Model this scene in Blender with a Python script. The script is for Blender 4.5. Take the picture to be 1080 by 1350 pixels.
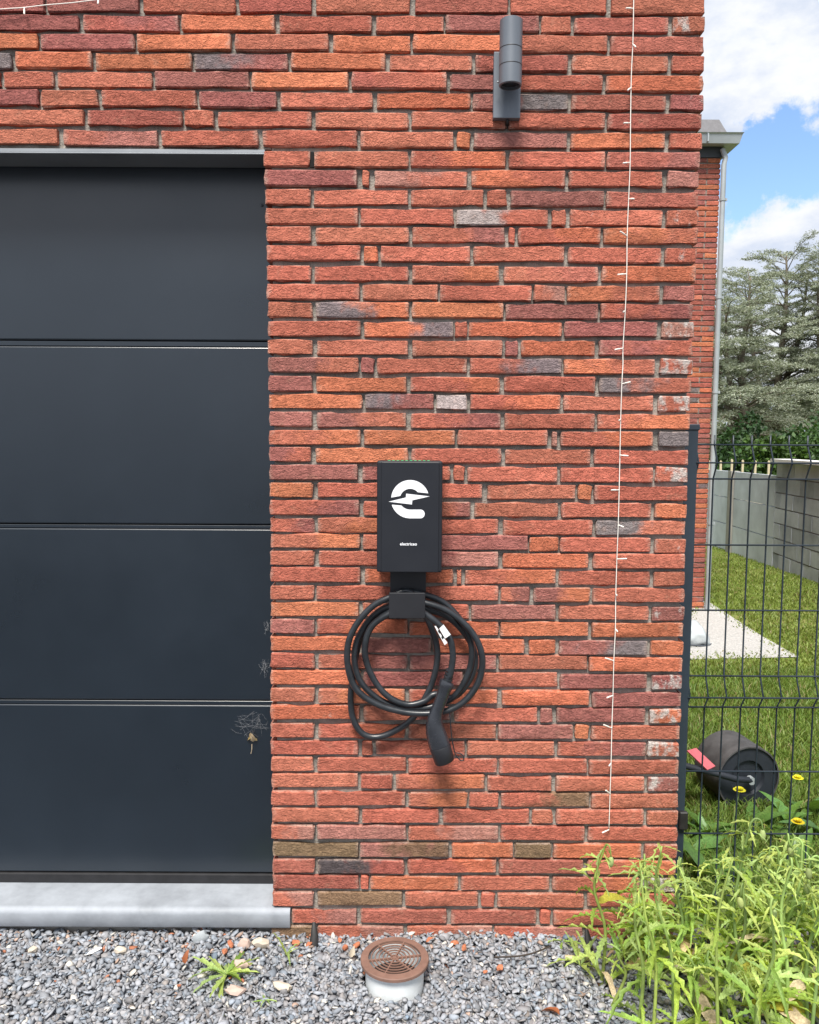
import bpy, bmesh, math, random
import numpy as np
from mathutils import Vector, Matrix, Euler, noise
R = math.radians
rng = random.Random(7)
NP = np.random.default_rng(11)
S = bpy.context.scene
for o in list(bpy.data.objects): bpy.data.objects.remove(o)
COL = S.collection

# ------------------------------------------------------------------ camera
EYE, DIST, PITCH, ROLL, FOC = 1.39, 2.1833, R(5.061), R(0.305), 1080.0
CAM = Vector((0, -DIST, EYE))
_f = Vector((0, math.cos(PITCH), -math.sin(PITCH)))
_u0 = Vector((0, math.sin(PITCH), math.cos(PITCH)))
_r0 = Vector((1, 0, 0))
_r = _r0*math.cos(ROLL) + _u0*math.sin(ROLL)
_u = _u0*math.cos(ROLL) - _r0*math.sin(ROLL)
cd = bpy.data.cameras.new('camera'); cam = bpy.data.objects.new('camera', cd); COL.objects.link(cam)
cd.sensor_fit = 'HORIZONTAL'; cd.sensor_width = 36; cd.lens = 36*FOC/1080
cd.clip_start = .05; cd.clip_end = 3000
m = Matrix((( _r.x, _u.x, -_f.x, CAM.x), (_r.y, _u.y, -_f.y, CAM.y), (_r.z, _u.z, -_f.z, CAM.z), (0, 0, 0, 1)))
cam.matrix_world = m
S.camera = cam

def ray(px, py):
    return (_f*FOC + _r*(px-540) - _u*(py-675))
def P(px, py, Y=0.0):
    d = ray(px, py); t = (Y-CAM.y)/d.y
    return CAM + d*t
def GND(px, py, z0=0.0):
    d = ray(px, py); t = (z0-CAM.z)/d.z
    return CAM + d*t

# ------------------------------------------------------------------ sky, sun, exposure
SUN_EL, SUN_AZ = R(59), R(11)          # light travels to +y and a little to +x
W = bpy.data.worlds.new('World'); S.world = W; W.use_nodes = True
nt = W.node_tree; nt.nodes.clear()
def N(t, kind, **kw):
    n = t.nodes.new(kind)
    for k, v in kw.items():
        if k.startswith('i_'): n.inputs[int(k[2:])].default_value = v
        else: setattr(n, k, v)
    return n
def L(t, a, b): t.links.new(a, b)
sky = N(nt, 'ShaderNodeTexSky', sky_type='NISHITA', sun_disc=False)
sky.sun_elevation = SUN_EL; sky.sun_rotation = R(200); sky.air_density = 1.0; sky.dust_density = .6; sky.ozone_density = 2.0
tc = N(nt, 'ShaderNodeTexCoord')
mp = N(nt, 'ShaderNodeMapping'); mp.inputs['Scale'].default_value = (1, 1, 1.9); mp.inputs['Location'].default_value = (1.7, .35, .2)
L(nt, tc.outputs['Generated'], mp.inputs['Vector'])
n1 = N(nt, 'ShaderNodeTexNoise'); n1.inputs['Scale'].default_value = 3.2; n1.inputs['Detail'].default_value = 9; n1.inputs['Roughness'].default_value = .56; n1.inputs['Distortion'].default_value = .25
L(nt, mp.outputs[0], n1.inputs['Vector'])
n2 = N(nt, 'ShaderNodeTexNoise'); n2.inputs['Scale'].default_value = 7; n2.inputs['Detail'].default_value = 7; n2.inputs['Roughness'].default_value = .6
L(nt, mp.outputs[0], n2.inputs['Vector'])
def mth(t, op, a, b=None, clamp=False):
    n = N(t, 'ShaderNodeMath', operation=op, use_clamp=clamp)
    for i, v in enumerate((a, b)):
        if v is None: continue
        if isinstance(v, (int, float)): n.inputs[i].default_value = v
        else: L(t, v, n.inputs[i])
    return n.outputs[0]
nd = N(nt, 'ShaderNodeTexNoise'); nd.inputs['Scale'].default_value = 11; nd.inputs['Detail'].default_value = 8; nd.inputs['Roughness'].default_value = .62; L(nt, tc.outputs['Generated'], nd.inputs['Vector'])
ns = N(nt, 'ShaderNodeVectorMath', operation='SUBTRACT'); L(nt, nd.outputs['Color'], ns.inputs[0]); ns.inputs[1].default_value = (.5, .5, .5)
nk = N(nt, 'ShaderNodeVectorMath', operation='SCALE'); L(nt, ns.outputs[0], nk.inputs[0]); nk.inputs['Scale'].default_value = .16
wv = N(nt, 'ShaderNodeVectorMath', operation='ADD'); L(nt, tc.outputs['Generated'], wv.inputs[0]); L(nt, nk.outputs[0], wv.inputs[1])
gap = None
for (gx, gy, wid, amt) in ((1008, 220, .042, .46), (1062, 206, .042, .38), (968, 232, .036, .34), (940, 75, .03, .12), (1030, 30, .03, .10), (952, 305, .018, .16), (985, 192, .02, .14)):
    g = ray(gx, gy).normalized()
    vd = N(nt, 'ShaderNodeVectorMath', operation='DISTANCE'); L(nt, wv.outputs[0], vd.inputs[0]); vd.inputs[1].default_value = g
    q = mth(nt, 'DIVIDE', vd.outputs['Value'], wid); q = mth(nt, 'MULTIPLY', q, q); q = mth(nt, 'MULTIPLY', q, -1.0); q = mth(nt, 'EXPONENT', q)
    q = mth(nt, 'MULTIPLY', q, amt)
    gap = q if gap is None else mth(nt, 'ADD', gap, q)
cov = mth(nt, 'ADD', mth(nt, 'MULTIPLY', n1.outputs['Fac'], .75), mth(nt, 'MULTIPLY', n2.outputs['Fac'], .45))
cov = mth(nt, 'SUBTRACT', cov, gap)
cr = N(nt, 'ShaderNodeMapRange', interpolation_type='SMOOTHSTEP'); L(nt, cov, cr.inputs[0])
cr.inputs[1].default_value = .28; cr.inputs[2].default_value = .50
ramp = N(nt, 'ShaderNodeMapRange', interpolation_type='SMOOTHSTEP'); L(nt, n2.outputs['Fac'], ramp.inputs[0]); ramp.inputs[1].default_value = .36; ramp.inputs[2].default_value = .62
cc = N(nt, 'ShaderNodeMix', data_type='RGBA'); L(nt, ramp.outputs[0], cc.inputs['Factor'])
cc.inputs[6].default_value = (7.4, 7.5, 7.7, 1); cc.inputs[7].default_value = (5.0, 5.6, 6.8, 1)
sk = N(nt, 'ShaderNodeMix', data_type='RGBA', blend_type='MULTIPLY'); sk.inputs['Factor'].default_value = 1; L(nt, sky.outputs[0], sk.inputs[6]); sk.inputs[7].default_value = (1.55, 1.65, 1.8, 1)
mx = N(nt, 'ShaderNodeMix', data_type='RGBA'); L(nt, cr.outputs[0], mx.inputs['Factor']); L(nt, sk.outputs[2], mx.inputs[6]); L(nt, cc.outputs[2], mx.inputs[7])
bg = N(nt, 'ShaderNodeBackground'); bg.inputs['Strength'].default_value = .10; L(nt, mx.outputs[2], bg.inputs['Color'])
wo = N(nt, 'ShaderNodeOutputWorld'); L(nt, bg.outputs[0], wo.inputs['Surface'])
sd = bpy.data.lights.new('sun', 'SUN'); sd.energy = 5.0; sd.angle = R(17); sd.color = (1, .94, .86)
sun = bpy.data.objects.new('sun', sd); COL.objects.link(sun)
dv = Vector((math.sin(SUN_AZ)*math.cos(SUN_EL), math.cos(SUN_AZ)*math.cos(SUN_EL), -math.sin(SUN_EL)))
sun.rotation_euler = dv.to_track_quat('-Z', 'Y').to_euler(); sun.location = (-2, -6, 6)
S.view_settings.view_transform = 'Standard'; S.view_settings.look = 'None'; S.view_settings.exposure = 0.45; S.view_settings.gamma = 1; S.view_settings.use_curve_mapping = False
S.cycles.max_bounces = 6; S.cycles.transparent_max_bounces = 8

# ------------------------------------------------------------------ helpers
def tag(o, label=None, cat=None, group=None, kind=None):
    if label: o['label'] = label
    if cat: o['category'] = cat
    if group: o['group'] = group
    if kind: o['kind'] = kind
    return o
def empty(name, loc=(0, 0, 0), rz=0, **kw):
    o = bpy.data.objects.new(name, None); COL.objects.link(o); o.location = loc; o.rotation_euler = (0, 0, rz); o.empty_display_size = .05
    return tag(o, **kw)
def link(name, me, mat=None, parent=None, loc=None):
    o = bpy.data.objects.new(name, me); COL.objects.link(o)
    if mat and not me.materials: me.materials.append(mat)
    if parent: o.parent = parent
    if loc is not None: o.location = loc
    return o
def obj(name, bm, mat, parent=None, smooth=None, loc=None):
    me = bpy.data.meshes.new(name); bm.normal_update(); bm.to_mesh(me); bm.free()
    if smooth is not None:
        me.polygons.foreach_set('use_smooth', [True]*len(me.polygons))
        if smooth < 180: me.set_sharp_from_angle(angle=R(smooth))
    return link(name, me, mat, parent, loc)
def B(): return bmesh.new()
def box(bm, x0, x1, y0, y1, z0, z1, bev=0, seg=1):
    r = bmesh.ops.create_cube(bm, size=1, matrix=Matrix.Translation(((x0+x1)/2, (y0+y1)/2, (z0+z1)/2)) @ Matrix.Diagonal((x1-x0, y1-y0, z1-z0, 1)))
    if bev:
        es = list({e for v in r['verts'] for e in v.link_edges})
        bmesh.ops.bevel(bm, geom=es, offset=bev, segments=seg, profile=.5, affect='EDGES')
def tube(bm, pts, rad, seg=8, cap=True, flat=1.0, up=None):
    pts = [Vector(p) for p in pts]; n = len(pts); rings = []
    nrm = None
    for i, p in enumerate(pts):
        t = (pts[min(i+1, n-1)]-pts[max(i-1, 0)]).normalized()
        if nrm is None:
            a = Vector(up) if up else (Vector((0, 1, 0)) if abs(t.y) < .9 else Vector((1, 0, 0)))
            nrm = (a - t*a.dot(t)).normalized()
        else: nrm = (nrm - t*nrm.dot(t)).normalized()
        b = t.cross(nrm); r = rad(i/(n-1)) if callable(rad) else (rad[i] if isinstance(rad, (list, tuple)) else rad)
        rings.append([bm.verts.new(p + (nrm*math.cos(2*math.pi*k/seg)*flat + b*math.sin(2*math.pi*k/seg))*r) for k in range(seg)])
    for a, b in zip(rings, rings[1:]):
        for k in range(seg): bm.faces.new((a[k], a[(k+1) % seg], b[(k+1) % seg], b[k]))
    if cap:
        bm.faces.new(rings[0][::-1]); bm.faces.new(rings[-1])
def lathe(bm, prof, seg=32, c=(0, 0, 0), closed=False):
    c = Vector(c); rings = []
    for r, z in prof: rings.append([bm.verts.new(c + Vector((r*math.cos(2*math.pi*k/seg), r*math.sin(2*math.pi*k/seg), z))) for k in range(seg)])
    pr = list(zip(rings, rings[1:]))
    if closed: pr.append((rings[-1], rings[0]))
    for a, b in pr:
        for k in range(seg): bm.faces.new((a[k], a[(k+1) % seg], b[(k+1) % seg], b[k]))
    return rings
def prism(bm, poly, depth_vec):
    a = [bm.verts.new(p) for p in poly]; b = [bm.verts.new(Vector(p)+Vector(depth_vec)) for p in poly]
    bm.faces.new(a); bm.faces.new(b[::-1]); n = len(a)
    for i in range(n): bm.faces.new((a[i], b[i], b[(i+1) % n], a[(i+1) % n]))
def cr_path(pts, n=6):
    pts = [Vector(p) for p in pts]; out = []
    for i in range(len(pts)-1):
        p0, p1, p2, p3 = pts[max(i-1, 0)], pts[i], pts[i+1], pts[min(i+2, len(pts)-1)]
        for k in range(n):
            t = k/n
            out.append(.5*((2*p1)+(p2-p0)*t+(2*p0-5*p1+4*p2-p3)*t*t+(3*p1-p0-3*p2+p3)*t**3))
    out.append(pts[-1]); return out
def raw_mesh(name, verts, faces_flat, nper, col=None, mat=None, parent=None, smooth=False):
    """verts (n,3), faces_flat (f*nper) ints, col (nverts,3)"""
    me = bpy.data.meshes.new(name); nv = len(verts); nf = len(faces_flat)//nper
    me.vertices.add(nv); me.vertices.foreach_set('co', np.asarray(verts, np.float32).ravel())
    me.loops.add(nf*nper); me.loops.foreach_set('vertex_index', np.asarray(faces_flat, np.int32))
    me.polygons.add(nf); me.polygons.foreach_set('loop_start', np.arange(nf, dtype=np.int32)*nper)
    if smooth: me.polygons.foreach_set('use_smooth', np.ones(nf, bool))
    me.update(calc_edges=True)
    if col is not None:
        at = me.color_attributes.new('col', 'FLOAT_COLOR', 'POINT')
        c4 = np.ones((nv, 4), np.float32); c4[:, :3] = col; at.data.foreach_set('color', c4.ravel())
    return link(name, me, mat, parent)

# ------------------------------------------------------------------ materials
def mat(name):
    mt = bpy.data.materials.new(name); mt.use_nodes = True; t = mt.node_tree; t.nodes.clear()
    b = N(t, 'ShaderNodeBsdfPrincipled'); o = N(t, 'ShaderNodeOutputMaterial'); L(t, b.outputs[0], o.inputs[0])
    return mt, t, b, o
def simple(name, col, rough=.5, metal=0., var=.12, nscale=30., bump=0., bscale=200., spec=.5, bdist=.001):
    mt, t, b, o = mat(name)
    c = N(t, 'ShaderNodeTexCoord'); n = N(t, 'ShaderNodeTexNoise'); L(t, c.outputs['Object'], n.inputs['Vector'])
    n.inputs['Scale'].default_value = nscale; n.inputs['Detail'].default_value = 5; n.inputs['Roughness'].default_value = .65
    mr = N(t, 'ShaderNodeMapRange'); L(t, n.outputs['Fac'], mr.inputs[0]); mr.inputs[1].default_value = .3; mr.inputs[2].default_value = .7
    mr.inputs[3].default_value = 1-var; mr.inputs[4].default_value = 1+var
    m_ = N(t, 'ShaderNodeMix', data_type='RGBA', blend_type='MULTIPLY'); m_.inputs['Factor'].default_value = 1
    m_.inputs[6].default_value = (*col, 1); L(t, mr.outputs[0], m_.inputs[7]); L(t, m_.outputs[2], b.inputs['Base Color'])
    b.inputs['Roughness'].default_value = rough; b.inputs['Metallic'].default_value = metal; b.inputs['Specular IOR Level'].default_value = spec
    rr = N(t, 'ShaderNodeMapRange'); L(t, n.outputs['Fac'], rr.inputs[0]); rr.inputs[3].default_value = max(0, rough-.12); rr.inputs[4].default_value = min(1, rough+.12); L(t, rr.outputs[0], b.inputs['Roughness'])
    if bump:
        n2_ = N(t, 'ShaderNodeTexNoise'); L(t, c.outputs['Object'], n2_.inputs['Vector']); n2_.inputs['Scale'].default_value = bscale; n2_.inputs['Detail'].default_value = 6
        bp = N(t, 'ShaderNodeBump'); bp.inputs['Strength'].default_value = bump; bp.inputs['Distance'].default_value = bdist; L(t, n2_.outputs['Fac'], bp.inputs['Height']); L(t, bp.outputs[0], b.inputs['Normal'])
    return mt
def leafy(name, col, trans=.35, rough=.5, attr=False, var=.3, nscale=25., spec=.35):
    mt, t, b, o = mat(name)
    c = N(t, 'ShaderNodeTexCoord'); n = N(t, 'ShaderNodeTexNoise'); L(t, c.outputs['Object'], n.inputs['Vector']); n.inputs['Scale'].default_value = nscale; n.inputs['Detail'].default_value = 3
    mr = N(t, 'ShaderNodeMapRange'); L(t, n.outputs['Fac'], mr.inputs[0]); mr.inputs[1].default_value = .3; mr.inputs[2].default_value = .7; mr.inputs[3].default_value = 1-var; mr.inputs[4].default_value = 1+var
    oi = N(t, 'ShaderNodeObjectInfo'); rr = N(t, 'ShaderNodeMapRange'); L(t, oi.outputs['Random'], rr.inputs[0]); rr.inputs[3].default_value = .75; rr.inputs[4].default_value = 1.25
    v = mth(t, 'MULTIPLY', mr.outputs[0], rr.outputs[0]) if not attr else mr.outputs[0]
    m_ = N(t, 'ShaderNodeMix', data_type='RGBA', blend_type='MULTIPLY'); m_.inputs['Factor'].default_value = 1
    if attr:
        a = N(t, 'ShaderNodeAttribute', attribute_name='col'); L(t, a.outputs['Color'], m_.inputs[6])
    else:
        hm = N(t, 'ShaderNodeMix', data_type='RGBA'); fr = mth(t, 'FRACT', mth(t, 'MULTIPLY', oi.outputs['Random'], 17.3)); L(t, fr, hm.inputs['Factor'])
        hm.inputs[6].default_value = (col[0]*1.06, col[1]*1.02, col[2]*.85, 1); hm.inputs[7].default_value = (col[0]*.80, col[1]*.94, col[2]*1.10, 1); L(t, hm.outputs[2], m_.inputs[6])
    L(t, v, m_.inputs[7]); L(t, m_.outputs[2], b.inputs['Base Color']); b.inputs['Roughness'].default_value = rough; b.inputs['Specular IOR Level'].default_value = spec
    if trans:
        tr = N(t, 'ShaderNodeBsdfTranslucent'); 
        ty = N(t, 'ShaderNodeMix', data_type='RGBA', blend_type='MULTIPLY'); ty.inputs['Factor'].default_value = 1; L(t, m_.outputs[2], ty.inputs[6]); ty.inputs[7].default_value = (1.25, 1.2, .6, 1)
        L(t, ty.outputs[2], tr.inputs['Color'])
        ms = N(t, 'ShaderNodeMixShader'); ms.inputs[0].default_value = trans; L(t, b.outputs[0], ms.inputs[1]); L(t, tr.outputs[0], ms.inputs[2]); L(t, ms.outputs[0], o.inputs[0])
    return mt

def brick_material(name, use_obj=True):
    mt, t, b, o = mat(name)
    tc = N(t, 'ShaderNodeTexCoord'); oi = N(t, 'ShaderNodeObjectInfo')
    off = N(t, 'ShaderNodeVectorMath', operation='ADD'); L(t, tc.outputs['Object'], off.inputs[0])
    rv = N(t, 'ShaderNodeVectorMath', operation='SCALE'); rv.inputs[0].default_value = (13.7, 7.1, 21.3); L(t, oi.outputs['Random'], rv.inputs['Scale'])
    if use_obj: L(t, rv.outputs[0], off.inputs[1])
    def noise_(scale, detail=5, rough=.6, stretch=None, rot=None, dist=0.):
        n = N(t, 'ShaderNodeTexNoise'); n.inputs['Scale'].default_value = scale; n.inputs['Detail'].default_value = detail; n.inputs['Roughness'].default_value = rough; n.inputs['Distortion'].default_value = dist
        if stretch:
            m_ = N(t, 'ShaderNodeMapping'); m_.inputs['Scale'].default_value = stretch
            if rot: m_.inputs['Rotation'].default_value = rot
            L(t, off.outputs[0], m_.inputs[0]); L(t, m_.outputs[0], n.inputs['Vector'])
        else: L(t, off.outputs[0], n.inputs['Vector'])
        return n.outputs['Fac']
    big = noise_(14, 4, .6); mid = noise_(55, 6, .65); fine = noise_(330, 4, .6)
    crease = noise_(44, 5, .66, (1, 1, 2.1), (0, R(-36), 0), 1.5)
    if use_obj:
        a1 = N(t, 'ShaderNodeAttribute', attribute_type='OBJECT', attribute_name='c1'); a2 = N(t, 'ShaderNodeAttribute', attribute_type='OBJECT', attribute_name='c2')
        sx = N(t, 'ShaderNodeSeparateXYZ'); L(t, tc.outputs['Generated'], sx.inputs[0])
        g = mth(t, 'ADD', sx.outputs[0], mth(t, 'MULTIPLY', mth(t, 'SUBTRACT', big, .5), 1.6))
        mr = N(t, 'ShaderNodeMapRange', interpolation_type='SMOOTHSTEP'); L(t, g, mr.inputs[0]); mr.inputs[1].default_value = .28; mr.inputs[2].default_value = .72
        base = N(t, 'ShaderNodeMix', data_type='RGBA'); L(t, mr.outputs[0], base.inputs['Factor']); L(t, a1.outputs['Color'], base.inputs[6]); L(t, a2.outputs['Color'], base.inputs[7]); bc = base.outputs[2]
    else:
        a1 = N(t, 'ShaderNodeAttribute', attribute_name='col'); bc = a1.outputs['Color']
    # mottling
    v1 = N(t, 'ShaderNodeMapRange'); L(t, mid, v1.inputs[0]); v1.inputs[1].default_value = .28; v1.inputs[2].default_value = .72; v1.inputs[3].default_value = .74; v1.inputs[4].default_value = 1.26
    v2 = N(t, 'ShaderNodeMapRange'); L(t, fine, v2.inputs[0]); v2.inputs[1].default_value = .3; v2.inputs[2].default_value = .7; v2.inputs[3].default_value = .90; v2.inputs[4].default_value = 1.10
    vv = mth(t, 'MULTIPLY', v1.outputs[0], v2.outputs[0])
    mm = N(t, 'ShaderNodeMix', data_type='RGBA', blend_type='MULTIPLY'); mm.inputs['Factor'].default_value = 1; L(t, bc, mm.inputs[6]); L(t, vv, mm.inputs[7])
    cur = mm.outputs[2]
    # sandy pale bloom
    pb = N(t, 'ShaderNodeMapRange', interpolation_type='SMOOTHSTEP'); L(t, noise_(26, 5, .7, None), pb.inputs[0]); pb.inputs[1].default_value = .56; pb.inputs[2].default_value = .78; pb.inputs[4].default_value = .38
    p2 = N(t, 'ShaderNodeMix', data_type='RGBA'); L(t, pb.outputs[0], p2.inputs['Factor']); L(t, cur, p2.inputs[6]); p2.inputs[7].default_value = (.46, .27, .19, 1); cur = p2.outputs[2]
    # dark burnt flecks
    db = N(t, 'ShaderNodeMapRange', interpolation_type='SMOOTHSTEP'); L(t, noise_(70, 5, .7, (1, 1, 1.8)), db.inputs[0]); db.inputs[1].default_value = .64; db.inputs[2].default_value = .76; db.inputs[4].default_value = .5
    p3 = N(t, 'ShaderNodeMix', data_type='RGBA'); L(t, db.outputs[0], p3.inputs['Factor']); L(t, cur, p3.inputs[6]); p3.inputs[7].default_value = (.075, .035, .035, 1); cur = p3.outputs[2]
    if use_obj:
        # mortar smear along the arrises, lime where the thing has it
        sz = N(t, 'ShaderNodeSeparateXYZ'); L(t, tc.outputs['Generated'], sz.inputs[0])
        ez = mth(t, 'ABSOLUTE', mth(t, 'SUBTRACT', sz.outputs[2], .5)); ex = mth(t, 'ABSOLUTE', mth(t, 'SUBTRACT', sz.outputs[0], .5))
        e = mth(t, 'MAXIMUM', mth(t, 'MULTIPLY', ez, 1.0), mth(t, 'SUBTRACT', ex, .01))
        e = mth(t, 'ADD', e, mth(t, 'MULTIPLY', mth(t, 'SUBTRACT', mid, .5), .22))
        er = N(t, 'ShaderNodeMapRange', interpolation_type='SMOOTHSTEP'); L(t, e, er.inputs[0]); er.inputs[1].default_value = .43; er.inputs[2].default_value = .52; er.inputs[4].default_value = .62
        p4 = N(t, 'ShaderNodeMix', data_type='RGBA'); L(t, er.outputs[0], p4.inputs['Factor']); L(t, cur, p4.inputs[6]); p4.inputs[7].default_value = (.46, .35, .29, 1); cur = p4.outputs[2]
        li = N(t, 'ShaderNodeAttribute', attribute_type='OBJECT', attribute_name='lime')
        lm = mth(t, 'ADD', noise_(24, 5, .62), mth(t, 'MULTIPLY', li.outputs['Fac'], .28))
        lr = N(t, 'ShaderNodeMapRange', interpolation_type='SMOOTHSTEP'); L(t, lm, lr.inputs[0]); lr.inputs[1].default_value = .70; lr.inputs[2].default_value = .86; lr.inputs[4].default_value = .85
        p5 = N(t, 'ShaderNodeMix', data_type='RGBA'); L(t, lr.outputs[0], p5.inputs['Factor']); L(t, cur, p5.inputs[6]); p5.inputs[7].default_value = (.55, .53, .50, 1); cur = p5.outputs[2]
    L(t, cur, b.inputs['Base Color']); b.inputs['Roughness'].default_value = .93; b.inputs['Specular IOR Level'].default_value = .2
    ck = N(t, 'ShaderNodeMapRange', interpolation_type='SMOOTHSTEP'); L(t, mth(t, 'ABSOLUTE', mth(t, 'SUBTRACT', noise_(34, 3, .55, (1, 1, 1.7), (0, R(-38), 0), 1.2), .5)), ck.inputs[0]); ck.inputs[1].default_value = .0; ck.inputs[2].default_value = .05
    h = mth(t, 'ADD', mth(t, 'MULTIPLY', crease, .75), mth(t, 'ADD', mth(t, 'MULTIPLY', mid, .40), mth(t, 'MULTIPLY', fine, .17)))
    h = mth(t, 'ADD', h, mth(t, 'MULTIPLY', ck.outputs[0], .16))
    bp = N(t, 'ShaderNodeBump'); bp.inputs['Strength'].default_value = 1.0; bp.inputs['Distance'].default_value = .0105; L(t, h, bp.inputs['Height']); L(t, bp.outputs[0], b.inputs['Normal'])
    return mt

M = {}
M['brick'] = brick_material('brick'); M['brick_plain'] = brick_material('brick_plain', False)
M['mortar'] = simple('mortar', (.265, .248, .222), .95, var=.35, nscale=25, bump=1, bscale=180, spec=.15, bdist=.004)
M['door'] = simple('door_anthracite', (.0058, .0125, .0215), .31, var=.12, nscale=2.2, bump=.03, bscale=900, spec=.85)
M['seal'] = simple('rubber_seal', (.012, .012, .014), .6, var=.4)
M['frame_metal'] = simple('frame_metal', (.05, .06, .072), .42, var=.15, nscale=3, spec=.7)
M['lintel'] = simple('lintel_metal', (.30, .32, .34), .45, metal=.7, var=.1, nscale=4)
M['stone'] = simple('bluestone', (.275, .300, .335), .60, var=.22, nscale=9, bump=.2, bscale=140, spec=.4)
M['charger'] = simple('charger_black', (.0105, .0125, .0180), .42, var=.08, nscale=6, bump=.06, bscale=900)
M['charger_side'] = simple('charger_edge', (.010, .011, .014), .35)
M['holder'] = simple('holder_black', (.013, .014, .018), .5, var=.2, nscale=8)
M['print'] = simple('white_print', (.80, .82, .86), .5, var=.02)
M['cable'] = simple('cable_rubber', (.020, .024, .029), .32, var=.35, nscale=30, bump=.1, bscale=500)
M['plug'] = simple('plug_plastic', (.020, .023, .030), .27, var=.15, nscale=20, bump=.06, bscale=900, spec=.7)
M['tagwhite'] = simple('tag_white', (.78, .79, .80), .5, var=.05)
M['ink'] = simple('ink_black', (.012, .012, .014), .5)
M['lamp'] = simple('lamp_grey', (.140, .160, .188), .42, metal=.25, var=.06, nscale=8, bump=.04, bscale=1200)
M['glass_dark'] = simple('lamp_glass', (.02, .022, .025), .15)
M['wire'] = simple('string_white', (.80, .78, .72), .5, var=.05)
M['fence'] = simple('fence_anthracite', (.022, .034, .048), .4, var=.15, nscale=8)
M['zinc'] = simple('zinc', (.36, .40, .425), .5, metal=.25, var=.15, nscale=3)
M['fascia'] = simple('fascia_grey', (.05, .06, .075), .6)
M['roof'] = simple('roof_slate', (.13, .13, .14), .7, var=.2)
M['concrete'] = simple('concrete', (.53, .57, .63), .9, var=.18, nscale=2.2, bump=.3, bscale=60)
M['concrete_dark'] = simple('concrete_post', (.27, .26, .24), .9, var=.2, nscale=5)

mt_b, t, b, o = mat('concrete_block'); oi = N(t, 'ShaderNodeObjectInfo'); c = N(t, 'ShaderNodeTexCoord'); n = N(t, 'ShaderNodeTexNoise'); L(t, c.outputs['Object'], n.inputs['Vector']); n.inputs['Scale'].default_value = 2.4; n.inputs['Detail'].default_value = 7; n.inputs['Roughness'].default_value = .65
v_ = mth(t, 'ADD', mth(t, 'MULTIPLY', oi.outputs['Random'], .35), mth(t, 'MULTIPLY', n.outputs['Fac'], 1.1)); m_ = N(t, 'ShaderNodeMapRange'); L(t, v_, m_.inputs[0]); m_.inputs[1].default_value = .45; m_.inputs[2].default_value = 1.05
q_ = N(t, 'ShaderNodeMix', data_type='RGBA'); L(t, m_.outputs[0], q_.inputs['Factor']); q_.inputs[6].default_value = (.27, .295, .335, 1); q_.inputs[7].default_value = (.58, .62, .69, 1); L(t, q_.outputs[2], b.inputs['Base Color']); b.inputs['Roughness'].default_value = .95
M['block'] = mt_b
M['coping'] = simple('white_coping', (.78, .78, .76), .7, var=.1)
M['picket'] = simple('picket_wood', (.52, .45, .31), .8, var=.2)
M['drum'] = simple('roller_drum', (.058, .058, .060), .75, var=.55, nscale=9, bump=.4, bscale=60)
M['drum_end'] = simple('roller_end', (.016, .021, .030), .6, var=.2, nscale=10)
M['redplate'] = simple('red_plate', (.55, .12, .14), .5, var=.12)
M['clay'] = simple('vent_brown', (.185, .105, .080), .7, var=.18, nscale=40, bump=.2, bscale=400)
M['pipe'] = simple('vent_pipe', (.66, .70, .72), .5, var=.1, nscale=18)
M['black'] = simple('black_plastic', (.018, .017, .017), .55, var=.3)
M['sack'] = simple('plastic_sack', (.42, .46, .48), .3, var=.15, nscale=10)
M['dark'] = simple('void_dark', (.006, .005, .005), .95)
M['stem'] = leafy('poppy_stem', (.28, .37, .10), .15, .6)
M['bud'] = leafy('poppy_bud', (.30, .37, .15), .15, .7)
M['leaf'] = leafy('poppy_leaf', (.325, .455, .090), .44, .5)
M['leaf_pale'] = leafy('poppy_leaf_pale', (.45, .55, .17), .44, .5)
M['leaf_yellow'] = leafy('poppy_leaf_yellow', (.42, .40, .07), .4, .5)
M['dock'] = leafy('dock_leaf', (.120, .225, .050), .3, .4)
M['dandelion'] = leafy('dandelion_yellow', (.85, .68, .02), .2, .6, var=.1)
M['grass'] = leafy('grass_blade', (1, 1, 1), .3, .5, attr=True, var=.1)
M['cedar'] = leafy('cedar_needles', (1, 1, 1), .15, .6, attr=True, var=.15, nscale=2)
M['bush'] = leafy('bush_leaf', (1, 1, 1), .2, .5, attr=True, var=.15, nscale=2)
M['bark'] = simple('bark', (.13, .11, .085), .95, var=.4, nscale=6, bump=.6, bscale=14, bdist=.03)
M['dryleaf'] = leafy('dry_leaf', (.72, .55, .38), .3, .7)
M['rustleaf'] = leafy('rust_leaf', (.30, .09, .035), .25, .6)
M['web'] = simple('cobweb', (.55, .56, .58), .7)
M['cream'] = simple('cream_stone', (.50, .44, .36), .85, var=.2, nscale=30, bump=.4, bscale=120)
M['pinkstone'] = simple('pink_stone', (.44, .33, .28), .85, var=.2, nscale=30, bump=.4, bscale=120)
M['greystone'] = simple('grey_slab', (.30, .33, .35), .7, var=.15, nscale=20)
M['shard'] = simple('terracotta_shard', (.42, .15, .075), .85, var=.25, nscale=40)
M['twig'] = simple('twig', (.035, .026, .02), .8)
M['straw'] = simple('straw', (.48, .42, .26), .8, var=.2)
mt, t, b, o = mat('gravel_chips'); a = N(t, 'ShaderNodeAttribute', attribute_name='col'); L(t, a.outputs['Color'], b.inputs['Base Color']); b.inputs['Roughness'].default_value = .75; b.inputs['Specular IOR Level'].default_value = .35
c = N(t, 'ShaderNodeTexCoord'); n = N(t, 'ShaderNodeTexNoise'); L(t, c.outputs['Object'], n.inputs['Vector']); n.inputs['Scale'].default_value = 260; n.inputs['Detail'].default_value = 4
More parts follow.
